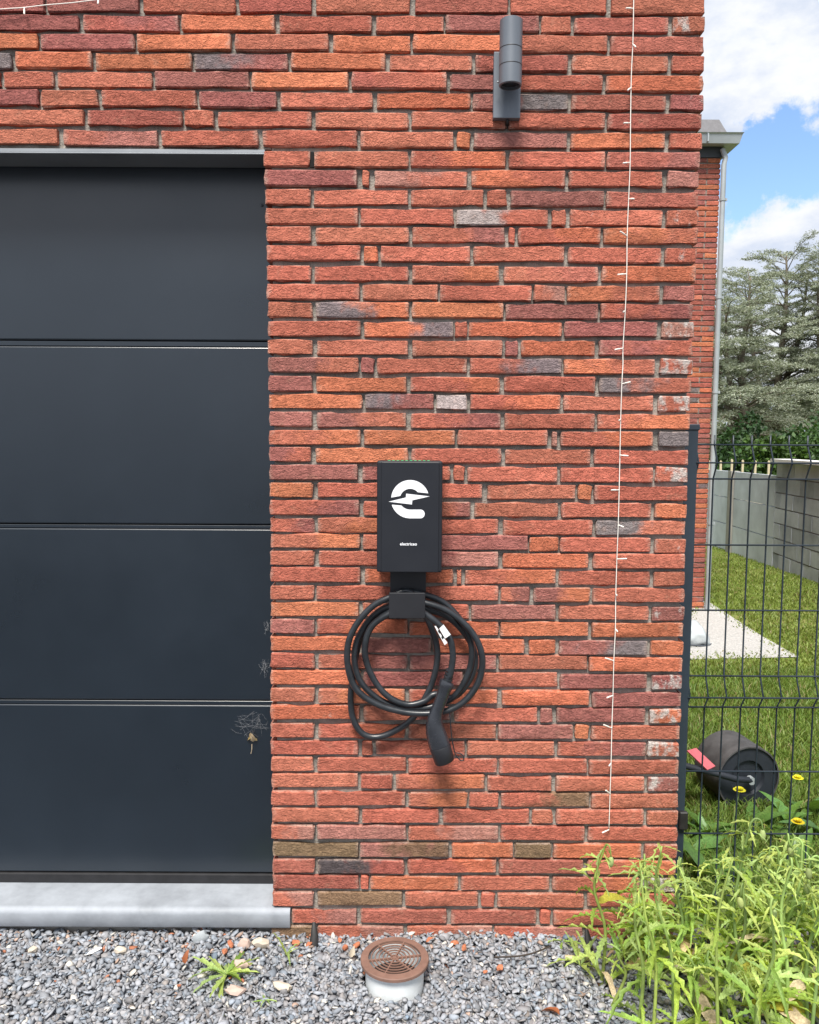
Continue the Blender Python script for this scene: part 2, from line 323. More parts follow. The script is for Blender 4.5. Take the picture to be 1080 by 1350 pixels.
bp = N(t, 'ShaderNodeBump'); bp.inputs['Strength'].default_value = .5; bp.inputs['Distance'].default_value = .002; L(t, n.outputs['Fac'], bp.inputs['Height']); L(t, bp.outputs[0], b.inputs['Normal'])
M['chips'] = mt
mt, t, b, o = mat('green_led'); b.inputs['Base Color'].default_value = (.02, .3, .12, 1); b.inputs['Emission Color'].default_value = (.03, .6, .25, 1); b.inputs['Emission Strength'].default_value = .5
M['led'] = mt
def ground_mat(name, c1, c2, scale, bump=.5, c3=None):
    mt, t, b, o = mat(name); c = N(t, 'ShaderNodeTexCoord'); n = N(t, 'ShaderNodeTexNoise'); L(t, c.outputs['Object'], n.inputs['Vector']); n.inputs['Scale'].default_value = scale; n.inputs['Detail'].default_value = 8; n.inputs['Roughness'].default_value = .7
    r = N(t, 'ShaderNodeMapRange'); L(t, n.outputs['Fac'], r.inputs[0]); r.inputs[1].default_value = .35; r.inputs[2].default_value = .65
    m_ = N(t, 'ShaderNodeMix', data_type='RGBA'); L(t, r.outputs[0], m_.inputs['Factor']); m_.inputs[6].default_value = (*c1, 1); m_.inputs[7].default_value = (*c2, 1); cur = m_.outputs[2]
    if c3:
        n3 = N(t, 'ShaderNodeTexNoise'); L(t, c.outputs['Object'], n3.inputs['Vector']); n3.inputs['Scale'].default_value = .9; n3.inputs['Detail'].default_value = 4
        r3 = N(t, 'ShaderNodeMapRange'); L(t, n3.outputs['Fac'], r3.inputs[0]); r3.inputs[1].default_value = .5; r3.inputs[2].default_value = .66; r3.inputs[4].default_value = .7
        m3 = N(t, 'ShaderNodeMix', data_type='RGBA'); L(t, r3.outputs[0], m3.inputs['Factor']); L(t, cur, m3.inputs[6]); m3.inputs[7].default_value = (*c3, 1); cur = m3.outputs[2]
    L(t, cur, b.inputs['Base Color']); b.inputs['Roughness'].default_value = .95; b.inputs['Specular IOR Level'].default_value = .1
    bp = N(t, 'ShaderNodeBump'); bp.inputs['Strength'].default_value = bump; bp.inputs['Distance'].default_value = .02; L(t, n.outputs['Fac'], bp.inputs['Height']); L(t, bp.outputs[0], b.inputs['Normal'])
    return mt
M['lawn'] = ground_mat('lawn_soil', (.105, .150, .030), (.17, .220, .050), 9, .5, (.22, .21, .08))
M['soil'] = ground_mat('gravel_bed', (.10, .095, .09), (.19, .19, .19), 60)
M['path'] = ground_mat('path_gravel', (.36, .36, .35), (.60, .60, .58), 55, .9)

# ------------------------------------------------------------------ ground
def gz(x, y): return -.06 - .03*max(0, y-.2)          # garden level behind the fence
bm = B()
ys = [.14, .3, 1, 2, 4, 6, 8, 12, 18, 30, 60, 150, 600]; xs = [-400, -60, -10, .2, 1, 2, 3, 4, 6, 9, 14, 40, 120, 400]
gv = [[bm.verts.new((x, y, gz(x, min(y, 30)))) for x in xs] for y in ys]
for j in range(len(ys)-1):
    for i in range(len(xs)-1): bm.faces.new((gv[j][i], gv[j][i+1], gv[j+1][i+1], gv[j+1][i]))
tag(obj('lawn', bm, M['lawn']), kind='structure')
bm = B()
v = [bm.verts.new(p) for p in ((-400, -400, -.03), (400, -400, -.03), (400, .14, -.06), (-400, .14, -.03))]; bm.faces.new(v)
tag(obj('gravel_bed', bm, M['soil']), kind='structure')
bm = B()
pp = [(880, 870), (1054, 866), (1004, 838), (968, 815), (934, 793), (918, 793), (890, 830)]
v = []
for q in pp:
    d = ray(*q); y = 3.0
    for _ in range(30):
        tt = (gz(0, y)+.008-CAM.z)/d.z; y = CAM.y + d.y*tt
    v.append(bm.verts.new(CAM+d*tt))
bm.faces.new(v[::-1])
path_poly = [(p.co.x, p.co.y) for p in v]
tag(obj('garden_path', bm, M['path']), kind='structure')

bm = B(); v = [bm.verts.new(p) for p in ((-60, -45, -.022), (60, -45, -.022), (60, -1.7, -.022), (-60, -1.7, -.022))]; bm.faces.new(v)
tag(obj('added_dark_ground', bm, simple('reflected_dark_ground', (.032, .032, .034), .9, var=.2, nscale=40, bump=.4, bscale=200)), kind='structure')  # unseen dark sheet added behind the camera to darken the door's lower reflection
# ------------------------------------------------------------------ the brick house
XR, XL = .745, -.374
house = empty('brick_house', (0, 0, 0), label='red brick house with a dark grey garage door, filling most of the photo', cat='house')
TOP = 3.4; ZLINT = P(200, 197, 0).z
mw = B()
box(mw, XL+.012, XR-.010, .013, .30, -.25, TOP)
box(mw, -3.2, XL+.010, .013, .115, ZLINT+.006, TOP)
box(mw, -3.6, -3.1, .013, .30, -.25, ZLINT+.004)
box(mw, XR-.31, XR-.010, .302, 5.3, -.35, TOP)
wall = obj('wall', mw, M['mortar'], house)

PAL = {'r': (.465, .150, .100), 'o': (.545, .176, .096), 'm': (.345, .128, .110), 'g': (.215, .175, .180), 'w': (.44, .39, .37), 'p': (.44, .205, .165), 'k': (.225, .145, .088), 'K': (.100, .088, .090), 'd': (.390, .122, .092)}
YT = [(-6.5,-4),(18.7,21),(43.5,47.5),(69,72.5),(94.2,98),(119,124),(144.5,149.5),(170.3,175),(197.5,200.5),(224,225.5),(249,251),(275,276),(299,300.5),(323,325),(349,351),(375,376),(398,400),(422.5,424),(447.5,449),(471,472.5),(495.5,497),(518.6,521),(543,545),(566,568.6),(589.5,592),(613,615.5),(636,639.5),(660,663),(683,686),(703.5,708),(725.8,730),(748,752.5),(771,774.7),(794,798),(817,820.5),(839.7,844),(862,866),(884.5,888.6),(907,912),(930,933.6),(954,956.7),(976.7,979),(999,1002.5),(1020.5,1024.7),(1043.6,1047),(1066,1068.6),(1088.6,1090.5),(1111,1113),(1132.5,1135),(1154.7,1157.5),(1176.7,1179),(1199.5,1201.7),(1221,1223)]
ROWS = """-65 58 m,61 183 mg,188 310 r,315 411 d,416 541 r,547 670 d,673 800 r,806 930 r
-20 103 mg,109 235 dm,239 362 o,368 490 r,496 585 r,588 711 m,715 753 r,758 882 d,888 929 rw
-70 49 o,53 176 m,180 304 o,310 433 r,439 541 o,545 669 o,675 801 r,806 928 d
-90 14 gm,20 120 o,125 252 o,256 379 gm,384 508 o,514 622 r,627 749 d,755 881 r,887 929 rw
-125 -1 r,4 69 r,75 199 r,204 328 m,332 459 o,464 589 dr,594 668 m,672 795 r,800 927 o
-70 50 m,54 128 r,134 258 r,263 364 m,370 491 r,497 620 o,624 749 mg,754 878 d,885 927 mw
-15 110 r,115 239 d,244 281 r,287 410 r,416 538 r,543 667 r,671 798 r,802 925 d
-45 76 r,83 207 dm,213 340 r,346 470 r,475 598 r,603 620 o,625 748 m,753 877 o,884 925 r
348 407.5 r,414.5 538 r,542 667 ro,672 798 r,801 923 dm
349 470.5 m,477.5 487 r,494 616 pr,622 745 or,751 874 r,881 921 pw
350 409 r,413.5 538 r,542 637 r,642 668 r,674 797 m,800 921 d
350 472 r,475.5 598 r,602 722.5 wr,728.5 746 r,752 874 r,879.5 920 rw
351.5 410 r,416.5 539 r,544 665.5 rm,671 679.5 r,684 792 ro,796.5 920 or
351.5 475 r,480 497.5 o,502 620 r,625 744.5 r,750 872 r,878.5 918 rw
352 409.5 r,414.5 538 r,543.5 658 ro,665 789 rd,794.5 918 o
352 474 r,478 577 r,580 701 r,704.5 745 rp,748.5 870 or,876.5 915.5 mw
353 411.5 r,416.5 538.5 go,543.5 664 o,667.5 789 m,792.5 913.5 rm
353.5 475 r,480.5 598 og,600.5 616 r,618.5 741 o,745 867 m,874 915.5 pw
353.5 411.5 r,418 538 r,543.5 662.5 r,667 683 m,688 785 o,791 913.5 mr
354 472.5 mr,476.5 493 m,497.5 616 r,620 741 rg,744.5 864 or,871.5 913.5 rw
354.5 411.5 m,417 536 o,541.5 658.5 ro,665 785 r,791 911.5 gr
354.5 477 o,481.5 571.5 gm,576 615 W,620.5 739 ro,743.5 862 r,869.5 910.5 rw
355 411.5 m,418 535.5 mr,542 660 rm,665.5 784 r,789 910 ro
355 475 ro,480 600 o,604 722 r,728 735 p,740 861 ro,869.5 908.5 g
355 410 mr,416.5 538 o,543 661 r,667 779 r,784 908.5 r
356 471.5 m,478 593 mr,598 613 r,617 735 r,740 861.5 r,865.5 907 rw
356 412 o,419 537 r,541 636 r,643 759 r,763 780 o,784 906.5 r
356 473.5 rm,479 555 r,560 620.5 rm,626 735.5 r,741 858.5 r,864.5 905 ow
356.5 413.5 rm,419 535 ro,540 657 r,663.5 781.5 r,786.5 904 gr
357 474 ro,479 575 r,579 696 m,698.5 736 o,739 858 r,864.5 903.5 rw
356.5 414 r,420.5 536 r,541 657 mp,663.5 776 o,783 903 r
357 475 r,481 597 o,602.5 608.5 r,613.5 733 ro,737.5 857 r,863 903 r
357 413 r,417 537 r,542 657 r,661 698.5 rm,704.5 777 mo,782 902 r
357 473 o,478.5 540 r,545 618.5 r,622 732.5 m,737.5 855 r,861 902 mw
357 414 m,418 537.5 ro,540 657 o,660 776 o,781 901 o
357 472 o,477 568 m,572 691.5 o,698 732 o,737.5 853.5 mg,859 901 o
357 414.5 r,419.5 536.5 rm,540.5 654.5 m,658.5 774.5 r,777 899.5 o
357 475 o,479 610 m,614 735.5 r,739 853 m,860 898.5 mw
357 413.5 r,420 533.5 ro,539.5 656 ro,662 776.5 o,781.5 898 m
357 474 o,480 595 rm,599 708.6 r,713 728 m,734 851 m,857 897.5 ow
357 413.6 r,419.7 533.6 ro,539 654 r,657 755.5 m,759 776.4 o,780 896.7 r
357 472 r,477 491 ro,496 613 r,616.4 731 r,736 852 rm,854.4 895.3 rw
358 412.8 r,418.3 535.3 r,538.6 655.6 r,658.6 774 r,777 895.3 r
358 471.4 r,476 517 r,522 638.5 ro,643 727 r,733 850 r,855 895.3 mw
358 414 r,417.8 534.4 r,539 615.8 ro,619 657 r,661 777 rk,780 894.7 r
358.6 472.8 r,477.5 578 r,584 698 r,702 728.6 r,734 848.6 r,854.4 893.3 r
358 414 rp,418.3 535.3 p,538.6 657 rp,661 771 r,776 893.3 r
359.4 472.5 k,474.7 591.4 pk,596.4 676.4 o,679 726.4 k,730 846 o,851 892 r
360 414 d,419 532.5 Kd,538 654.4 ro,658.6 769 d,775 891 ro
360 472.8 d,475.3 486.4 r,488.6 604 o,608 724.4 r,729 843 ro,854.4 891 kw
360 412.8 rp,418.6 530.3 k,534.4 629.7 r,635 652 r,656.4 770 r,775 890 r
385 470 rp,476 589 d,594.7 707 d,712 726.4 r,730 846 r,851 889 r
358 413.6 k,418.6 532 rp,536.7 649 rp,652 768 rp,773 888 rp"""
def brick_mesh(nom, seed):
    r = random.Random(seed)
    if nom > .2: us = [0, .013, .16, .33, .5, .67, .84, .987, 1]
    elif nom > .08: us = [0, .04, .35, .65, .96, 1]
    else: us = [0, .1, .5, .9, 1]
    ws = [0, .08, .5, .92, 1]
    bm = B(); H = .0405; g = []
    tl, tr_ = r.uniform(-.0018, .0018), r.uniform(-.0018, .0018)
    for j, w in enumerate(ws):
        row = []
        for i, u in enumerate(us):
            x = (u-.5)*nom; z = (w-.5)*H; bx = i in (0, len(us)-1); bz = j in (0, len(ws)-1)
            y = 0.0
            if bx or bz: y = .0034
            if bx and bz: y = .0065
            z += (tl*(1-u)+tr_*u)
            y += r.uniform(-.0013, .0013)
            if bz: z += (r.uniform(-.0022, .0013)+.0010*math.sin(u*7+seed))*(1 if w > .5 else -1) - (1 if w > .5 else -1)*(.0042 if r.random() < .13 else 0)
            if bx: x += r.uniform(-.0026, .0012)*(1 if u > .5 else -1)
            if bx and bz:
                k = r.uniform(.002, .0062)
                x -= k*(1 if u > .5 else -1); z -= k*.55*(1 if w > .5 else -1)
            row.append(bm.verts.new((x, y, z)))
        g.append(row)
    for j in range(len(ws)-1):
        for i in range(len(us)-1): bm.faces.new((g[j][i], g[j][i+1], g[j+1][i+1], g[j+1][i]))
    loop = g[0] + [g[j][-1] for j in range(1, len(ws))] + g[-1][-2::-1] + [g[j][0] for j in range(len(ws)-2, 0, -1)]
    back = [bm.verts.new((q.co.x, .07, q.co.z)) for q in loop]; n = len(loop)
    for i in range(n): bm.faces.new((loop[(i+1) % n], loop[i], back[i], back[(i+1) % n]))
    me = bpy.data.meshes.new('brick'); bm.normal_update(); bm.to_mesh(me); bm.free()
    me.polygons.foreach_set('use_smooth', [True]*len(me.polygons)); me.set_sharp_from_angle(angle=R(27)); me.materials.append(M['brick'])
    return me
BM = {.24: [brick_mesh(.24, i) for i in range(14)], .115: [brick_mesh(.115, 50+i) for i in range(8)], .04: [brick_mesh(.04, 90+i) for i in range(4)]}
def tone(code, r):
    lime = 0.
    a, b_ = code[0], code[-1]
    if a == 'W': a = b_ = 'w'
    elif b_ == 'w' and a != 'w': b_ = a; lime = r.uniform(.15, .95)
    k = r.uniform(.88, 1.14); hu = r.uniform(-.09, .09); k2 = r.uniform(.86, 1.14)
    f = lambda c: tuple(max(.004, c[i]*k*(1+hu*(0 if i == 0 else (1 if i == 1 else .6)))) for i in range(3))
    return f(PAL[a]), tuple(c*k2 for c in f(PAL[b_])), lime
BL = []           # (x, z, length, c1, c2, lime)
for k, row in enumerate(ROWS.split('\n')):
    yl, yr = YT[k]; xl, xr = (200, 850) if k < 8 else (400, 760)
    for it in row.split(','):
        a, b_, code = it.split(); a, b_ = float(a), float(b_); xm = (a+b_)/2
        yt = yl + (yr-yl)*(xm-xl)/(xr-xl)
        z = P(xm, yt, 0).z - .0203
        X0 = P(a, yt+10, 0).x; X1 = P(b_, yt+10, 0).x
        c1, c2, li = tone(code, rng)
        BL.append([X0, X1, z, c1, c2, li, a < -5 or yt < -3, k])
def place_brick(X0, X1, z, c1, c2, li, parent, y=0.0):
    X0 -= .0014; X1 += .0014; Ln = X1-X0; nom = .24 if Ln > .165 else (.115 if Ln > .07 else .04)
    o = bpy.data.objects.new('brick', rng.choice(BM[nom])); COL.objects.link(o); o.parent = parent
    fl = rng.choice((1, -1))
    o.location = ((X0+X1)/2, y + rng.uniform(-.0035, .0025), z+rng.uniform(-.0010, .0010)); o.scale = (Ln/nom, 1, 1)
    o.rotation_euler = (rng.uniform(-.03, .03), rng.uniform(-.0065, .0065), rng.uniform(-.008, .008))
    o['c1'] = c1; o['c2'] = c2; o['lime'] = li
    return o
nb = 0
# the three lowest-priority bricks (cut by the frame) go to the joined part so that at most 300 stay single
single = [q for q in BL if not q[6]]
rest = [q for q in BL if q[6]]
single.sort(key=lambda q: -(q[1]-q[0]))
rest += single[300:]; single = single[:300]
for q in single: place_brick(*q[:6], wall)
SB_v, SB_f, SB_c = [], [], []
def stuff_brick(cx, cy, cz, lx, ly, lz, c):
    n = len(SB_v)*1
    base = len(SB_v)
    e = .004
    j = lambda: rng.uniform(-.001, .001)
    for sx in (-1, 1):
        for sy in (-1, 1):
            for sz in (-1, 1):
                SB_v.append((cx+sx*(lx/2)+j(), cy+sy*(ly/2)+j(), cz+sz*(lz/2)+j())); SB_c.append(c)
    for f in ((0, 1, 3, 2), (4, 6, 7, 5), (0, 4, 5, 1), (2, 3, 7, 6), (0, 2, 6, 4), (1, 5, 7, 3)): SB_f.extend(base+i for i in f)
def rcol(): return tone(rng.choice('rrrrrodm'), rng)[0]
QB_v, QB_f, QB_c = [], [], []
for q in rest:
    Ln = q[1]-q[0]; nom = .24 if Ln > .165 else (.115 if Ln > .07 else .04); me = rng.choice(BM[nom]); b0 = len(QB_v)
    for v in me.vertices: QB_v.append((v.co.x*Ln/nom+(q[0]+q[1])/2, v.co.y, v.co.z+q[2])); QB_c.append(q[3])
    for p in me.polygons: QB_f.extend(b0+i for i in p.vertices)
qb = raw_mesh('brick', np.array(QB_v), QB_f, 4, np.array(QB_c), M['brick_plain'], wall, True); tag(qb, kind='stuff')
qb.data.set_sharp_from_angle(angle=R(27))
print('bricks', len(single), len(rest))
CP = .04755
zc = lambda k: 2.130 - (k-8)*CP - .0203
z0top = P(540, -5, 0).z - .0203
for i in range(1, 16):                                       # courses above the frame
    z = z0top + i*.0488; x = XR - (.0 if i % 2 else .125) 
    if not i % 2: stuff_brick(XR-.0575, .035, z, .115, .07, .0405, rcol())
    while x > -2.6:
        stuff_brick(x-.12, .035, z, .24, .07, .0405, rcol()); x -= .25
for k in range(0, 8):                                        # left of the frame, above the door
    q = min(b_[0] for b_ in BL if b_[7] == k); z = [b_[2] for b_ in BL if b_[7] == k][0]
    x = q - .01
    while x > -2.6:
        stuff_brick(x-.12, .035, z, .24, .07, .0405, rcol()); x -= .25
for k in range(-14, 54):                                     # the side of the house, turned away from the camera
    z = zc(k); y = .24 if k % 2 else .115
    while y < 4.6:
        stuff_brick(XR-.035, y+.01+.12, z, .07, .24, .0405, rcol()); y += .25
sb = raw_mesh('brick', np.array(SB_v), SB_f, 4, np.array(SB_c), M['brick_plain'], wall); tag(sb, kind='stuff')

# lintel, garage door, sill
DY = .125                                                   # door face stands this far back
lint = B()
zl = ZLINT
box(lint, -3.1, XL-.004, .004, DY-.004, zl-.006, zl+.003, .001)
box(lint, -3.1, XL-.004, .002, .010, zl-.010, zl-.0065, .001)
obj('lintel', lint, M['lintel'], house)
zb_ = P(180, 1165, DY).z
gd = B()
box(gd, -3.1, XL+.06, DY+.040, DY+.06, zb_-.01, zl+.1)
door = obj('garage_door', gd, M['seal'], house)
jy = [(217, 448.6), (457.0, 690.8), (697.0, 922.6), (929.4, 1150)]
ends = [P(180, a, DY).z for a, _ in jy], [P(180, b_, DY).z for _, b_ in jy]
for i in range(4):
    z1, z0 = ends[0][i], ends[1][i]
    if i == 0: z1 += .07
    d = B(); box(d, -3.05, XL+.05, DY, DY+.038, z0, z1, .0042, 5)
    obj('door_panel', d, M['door'], door)
    if i < 3:                                                # the finger-safe strip between two panels
        d = B(); box(d, -3.05, XL+.05, DY+.0015, DY+.03, ends[0][i+1]+.0012, z0-.0028, .0012)
        obj('joint_strip', d, M['door'], door)
d = B(); box(d, -3.05, XL+.05, DY-.006, DY+.03, zb_+.004, ends[1][3]-.002, .003, 2); obj('bottom_seal', d, M['seal'], door)
d = B(); box(d, -3.05, XL+.05, DY-.004, DY+.02, zb_+.016, zb_+.020, .0005); obj('seal_strip', d, M['frame_metal'], door)
d = B(); lathe(d, [(.0, 0), (.004, 0), (.004, .004), (0, .005)], 10); 
sc = obj('screw', d, M['frame_metal'], door); sc.location = P(345.5, 270, DY-.001); sc.rotation_euler = (R(90), 0, 0)
# stone sill with a rounded nose
zs = P(200, 1165, DY-.006).z
fz = P(200, 1224, -.012).z; xe = P(383, 1212, -.012).x; xe2 = P(360, 1190, 0).x
zn = P(383, 1197, 0).z; R_s = .034
nose = []
for i in range(11):
    a = math.pi/2*i/10; nose.append((.006-R_s*.5*math.sin(a), zn-R_s*.5*(1-math.cos(a))))
nose += [(nose[-1][0], fz+.004), (nose[-1][0]+.004, fz)]
prof = [(DY+.02, zs+.0005), (.016, zn+(zs-zn)*.01/DY)] + nose + [(DY+.02, fz)]
prof2 = nose + [(.0105, fz), (.0105, zn-.0004)]
s_ = B()
def ext(pr, x0, x1, c0, c1):
    pa = [s_.verts.new((x0, y, z)) for y, z in pr]; pb_ = [s_.verts.new((x1, y, z)) for y, z in pr]; n_ = len(pr)
    for i in range(n_): s_.faces.new((pa[i], pb_[i], pb_[(i+1) % n_], pa[(i+1) % n_]))
    if c0: s_.faces.new(pa[::-1])
    if c1: s_.faces.new(pb_)
ext(prof, -3.0, xe2-.004, True, True); ext(prof2, xe2-.004, xe-.002, False, True)
bmesh.ops.recalc_face_normals(s_, faces=s_.faces)
obj('sill', s_, M['stone'], house, smooth=50)
s_ = B(); box(s_, -3.0, xe2-.01, .02, .11, -.2, fz-.004); obj('footing', s_, M['concrete_dark'], house)
# open weep joint
s_ = B(); a, b_ = P(408.5, 199, 0), P(413.5, 219, 0); box(s_, a.x, b_.x, .006, .0125, b_.z, a.z); obj('weep_hole', s_, M['dark'], house)

# ------------------------------------------------------------------ wall lamp
lc = P(668.5, 112, 0)
lamp = empty('wall_lamp', (0, 0, 0), label='grey cylindrical up-and-down wall lamp on the brick above the charger', cat='wall lamp')
a, b_ = P(651.5, 68, -.022), P(686, 155.5, -.022)
s_ = B(); box(s_, a.x, b_.x, -.022, -.002, b_.z, a.z, .0012, 2); obj('base_plate', s_, M['lamp'], lamp)
LY = -.068; ca = P(673.5, 25, LY); cb_ = P(673.5, 116, LY); rad = (P(688.5, 80, LY).x - P(658.5, 80, LY).x)/2
cx, z1, z0 = ca.x*.5+cb_.x*.5, ca.z-.003, cb_.z+.004
s_ = B(); lathe(s_, [(rad-.003, z1), (rad, z1-.002), (rad, z0+.002), (rad-.002, z0), (rad-.004, z0), (rad-.004, z0+.012)], 40, (cx, LY, 0))
body = obj('lamp_body', s_, M['lamp'], lamp, smooth=40)
for py_ in (55.5, 78):
    zz = P(673.5, py_+2.6, LY-rad).z
    s_ = B(); lathe(s_, [(rad+.0002, zz-.0011), (rad+.0004, zz), (rad+.0002, zz+.0011)], 40, (cx, LY, 0)); obj('seam', s_, M['ink'], body)
for zz, zo in ((z0+.008, 0), (z1-.008, 0)):
    s_ = B(); rs = lathe(s_, [(.0005, zz), (rad-.0042, zz)], 32, (cx, LY, 0)); s_.faces.new(rs[0]); obj('lens', s_, M['glass_dark'], body)
s_ = B(); box(s_, cx-.012, cx+.012, -.05, -.020, P(668, 95, 0).z-.012, P(668, 95, 0).z+.012); obj('arm', s_, M['lamp'], lamp)
s_ = B(); q = P(669, 156, -.01); tube(s_, [q+Vector((0, 0, .004)), q+Vector((0, -.003, -.008)), q+Vector((0, .012, -.014))], .0035, 8); obj('cable_stub', s_, M['black'], lamp, smooth=180)
s_ = B(); q = P(656.5, 108, LY+.02); bmesh.ops.create_icosphere(s_, subdivisions=2, radius=.0028, matrix=Matrix.Translation(q)); obj('grub_screw', s_, M['zinc'], body, smooth=180)

# ------------------------------------------------------------------ charger
CY = -.105
ch = empty('wall_charger', (0, 0, 0), label='black wall-mounted car charger with a white lightning emblem and green status light', cat='car charger')
a, b_ = P(497, 607.5, CY), P(582.6, 755, CY)
s_ = B(); box(s_, a.x, b_.x, CY, -.006, b_.z, a.z, .005, 3)
hs = obj('housing', s_, M['charger'], ch)
s_ = B(); box(s_, a.x+.012, b_.x-.009, CY-.0045, CY-.0005, b_.z+.0015, a.z-.0025, .0016, 2); obj('front_cover', s_, M['charger'], hs)
s_ = B(); box(s_, a.x-.0006, a.x+.001, CY+.02, -.03, b_.z+.01, a.z-.01); obj('side_strip', s_, M['charger_side'], hs)
sl_ = link('light_strip', bpy.data.meshes.new('light_strip'), M['charger_side'], hs)
s_ = B(); box(s_, P(510, 607, CY).x, P(568, 607, CY).x, CY+.0035, CY+.03, a.z-.0004, a.z+.0006); s_.to_mesh(sl_.data); s_.free()
for i in range(10):
    xx = P(513+5.8*i, 607, CY).x; s_ = B(); box(s_, xx-.0034, xx+.0034, CY+.005, CY+.028, a.z+.0003, a.z+.0012, .0003); obj('status_light', s_, M['led'], sl_)
FY = CY-.0046
def lp(x, y): return P(505+x/12.27, 620+y/12.27, FY)
def arc(cx, cy, r, a0, a1, n=18): return [lp(cx+r*math.cos(a0+(a1-a0)*i/n), cy+r*math.sin(a0+(a1-a0)*i/n)) for i in range(n+1)]
ang = lambda x, y: math.atan2(y-465, x-440)
up = arc(440, 465, 308, ang(133, 441)-2*math.pi if ang(133, 441) > 0 else ang(133, 441), ang(737, 371)) + arc(440, 465, 166, ang(563, 356), ang(284, 415) if ang(284, 415) < 0 else ang(284, 415)-2*math.pi)
lo = [lp(148, 556), lp(300, 570)] + [lp(330, 600), lp(362, 619), lp(395, 631), lp(430, 636), lp(605, 636)] + arc(605, 706, 71, -math.pi/2, math.pi/2, 12) + [lp(440, 777)] + arc(440, 465, 312, math.pi/2+.05, ang(150, 566), 12)
bolt = [lp(*q) for q in ((90, 508), (370, 440), (375, 378), (757, 422), (475, 485), (468, 553))]
s_ = B()
for poly in (up, lo, bolt): prism(s_, poly, (0, -.0005, 0))
bmesh.ops.recalc_face_normals(s_, faces=s_.faces); bmesh.ops.triangulate(s_, faces=s_.faces)
obj('emblem', s_, M['print'], hs)
fc = bpy.data.curves.new('lettering', 'FONT'); fc.body = 'electriceo'; fc.align_x = 'CENTER'; fc.size = .0098; fc.offset = .00022; fc.extrude = .0003; fc.space_character = 1.02
fo = bpy.data.objects.new('lettering', fc); COL.objects.link(fo); bpy.context.view_layer.update()
me = bpy.data.meshes.new_from_object(fo.evaluated_get(bpy.context.evaluated_depsgraph_get())); bpy.data.objects.remove(fo)
lt = link('lettering', me, M['print'], hs); q = P(538.6, 719, FY-.0004); lt.location = q; lt.rotation_euler = (R(90), 0, 0)
w_ = max(v.co.x for v in me.vertices)-min(v.co.x for v in me.vertices); wt = P(549.8, 717, FY).x-P(527.4, 717, FY).x; lt.scale = (wt/w_,)*3
# holder under the charger
pass
ho = empty('cable_holder', (0, 0, 0), label='black bracket holding the coiled cable just below the charger', cat='cable holder')
a, b_ = P(514.5, 752, -.03), P(561.5, 800, -.03)
s_ = B(); box(s_, a.x, b_.x, -.030, -.004, b_.z, a.z, .001); obj('back_plate', s_, M['holder'], ho)
HY = -.112; a, b_ = P(513, 781.5, HY), P(560.5, 815.5, HY)
s_ = B(); box(s_, a.x, b_.x, HY, HY+.006, b_.z, a.z, .0015, 2); obj('front_plate', s_, M['holder'], ho)
s_ = B(); box(s_, a.x+.004, b_.x-.004, HY+.005, -.02, b_.z+.001, b_.z+.006); obj('cradle', s_, M['holder'], ho)

# ------------------------------------------------------------------ charging cable
cb = empty('charging_cable', (0, 0, 0), label='coiled black charging cable with its plug hanging from the bracket', cat='charging cable')
def zp(x, y, Y): return P(430+x/4.32, 770+y/4.32, Y)
seg = [(-.040, [(440, 56), (463, 46), (505, 46), (565, 62), (640, 88), (705, 135), (785, 235), (828, 350), (822, 470), (768, 592), (690, 668), (560, 706), (430, 706), (300, 655), (200, 560), (163, 450), (173, 335), (230, 225), (300, 155), (362, 122)]),
       (-.062, [(465, 92), (565, 108), (690, 152), (800, 238), (866, 335), (891, 440), (868, 560), (792, 665), (690, 722), (560, 738), (430, 727), (285, 682), (175, 603), (127, 485), (124, 350), (170, 235), (260, 130), (362, 76)]),
       (-.078, [(465, 50)]),
       (-.030, [(565, 128), (680, 178), (765, 250), (832, 350), (850, 450), (810, 560), (725, 640)]), (-.05, [(620, 632), (560, 668), (470, 687), (370, 652), (290, 572), (235, 460), (222, 350), (262, 238), (362, 166)]),
       (-.085, [(465, 142)]),
       (-.034, [(560, 172), (608, 270), (633, 370), (630, 460), (600, 575), (548, 680)]), (-.024, [(490, 765), (380, 842), (280, 872), (200, 845), (152, 760), (140, 650), (150, 540), (168, 420), (200, 300), (270, 200), (362, 145)]),
       (-.095, [(465, 118)]), (-.082, [(565, 172), (648, 235), (704, 310), (722, 400), (714, 480), (703, 530)])]
pts = [zp(x, y, Y) for Y, l in seg for x, y in l]
# smooth the depth
for _ in range(3):
    ysm = [p.y for p in pts]
    for i in range(1, len(pts)-1): pts[i] = pts[i] * 1; pts[i].y = .25*ysm[i-1]+.5*ysm[i]+.25*ysm[i+1]
s_ = B(); tube(s_, cr_path(pts, 6), .0086, 12); obj('cable', s_, M['cable'], cb, smooth=180)
PY = -.078
def kp(x, y, Y=PY): return P(x, y, Y)
pl = [(592.6, 889, 4.4, 1), (591.6, 893.5, 4.8, 1), (590.5, 897.5, 5.2, 1), (589.5, 898.2, 9.2, 1), (588.8, 901, 10.3, 1), (587.6, 905.5, 10.0, 1), (586.6, 908, 9.0, 1), (584, 916, 8.6, 1), (580, 927, 8.3, 1), (576.2, 937, 8.6, 1), (573.6, 946, 9.9, .95), (572.8, 955, 11.7, .9), (574.2, 964, 13.2, .88), (577, 974, 14.2, .88), (579.8, 983, 14.5, .88)]
pt = [kp(x, y, PY-.004*i/14) for i, (x, y, _, _) in enumerate(pl)]; k_ = (DIST+PY)/FOC
s_ = B(); tube(s_, pt, [q[2]*k_ for q in pl], 24, flat=.9); pg = obj('plug', s_, M['plug'], cb, smooth=50)
pc = [(579.9, 983.4, 13.9), (580.2, 984.4, 14.4), (583, 993, 14.1), (586.2, 1003.5, 13.6), (586.6, 1004.6, 12.6)]
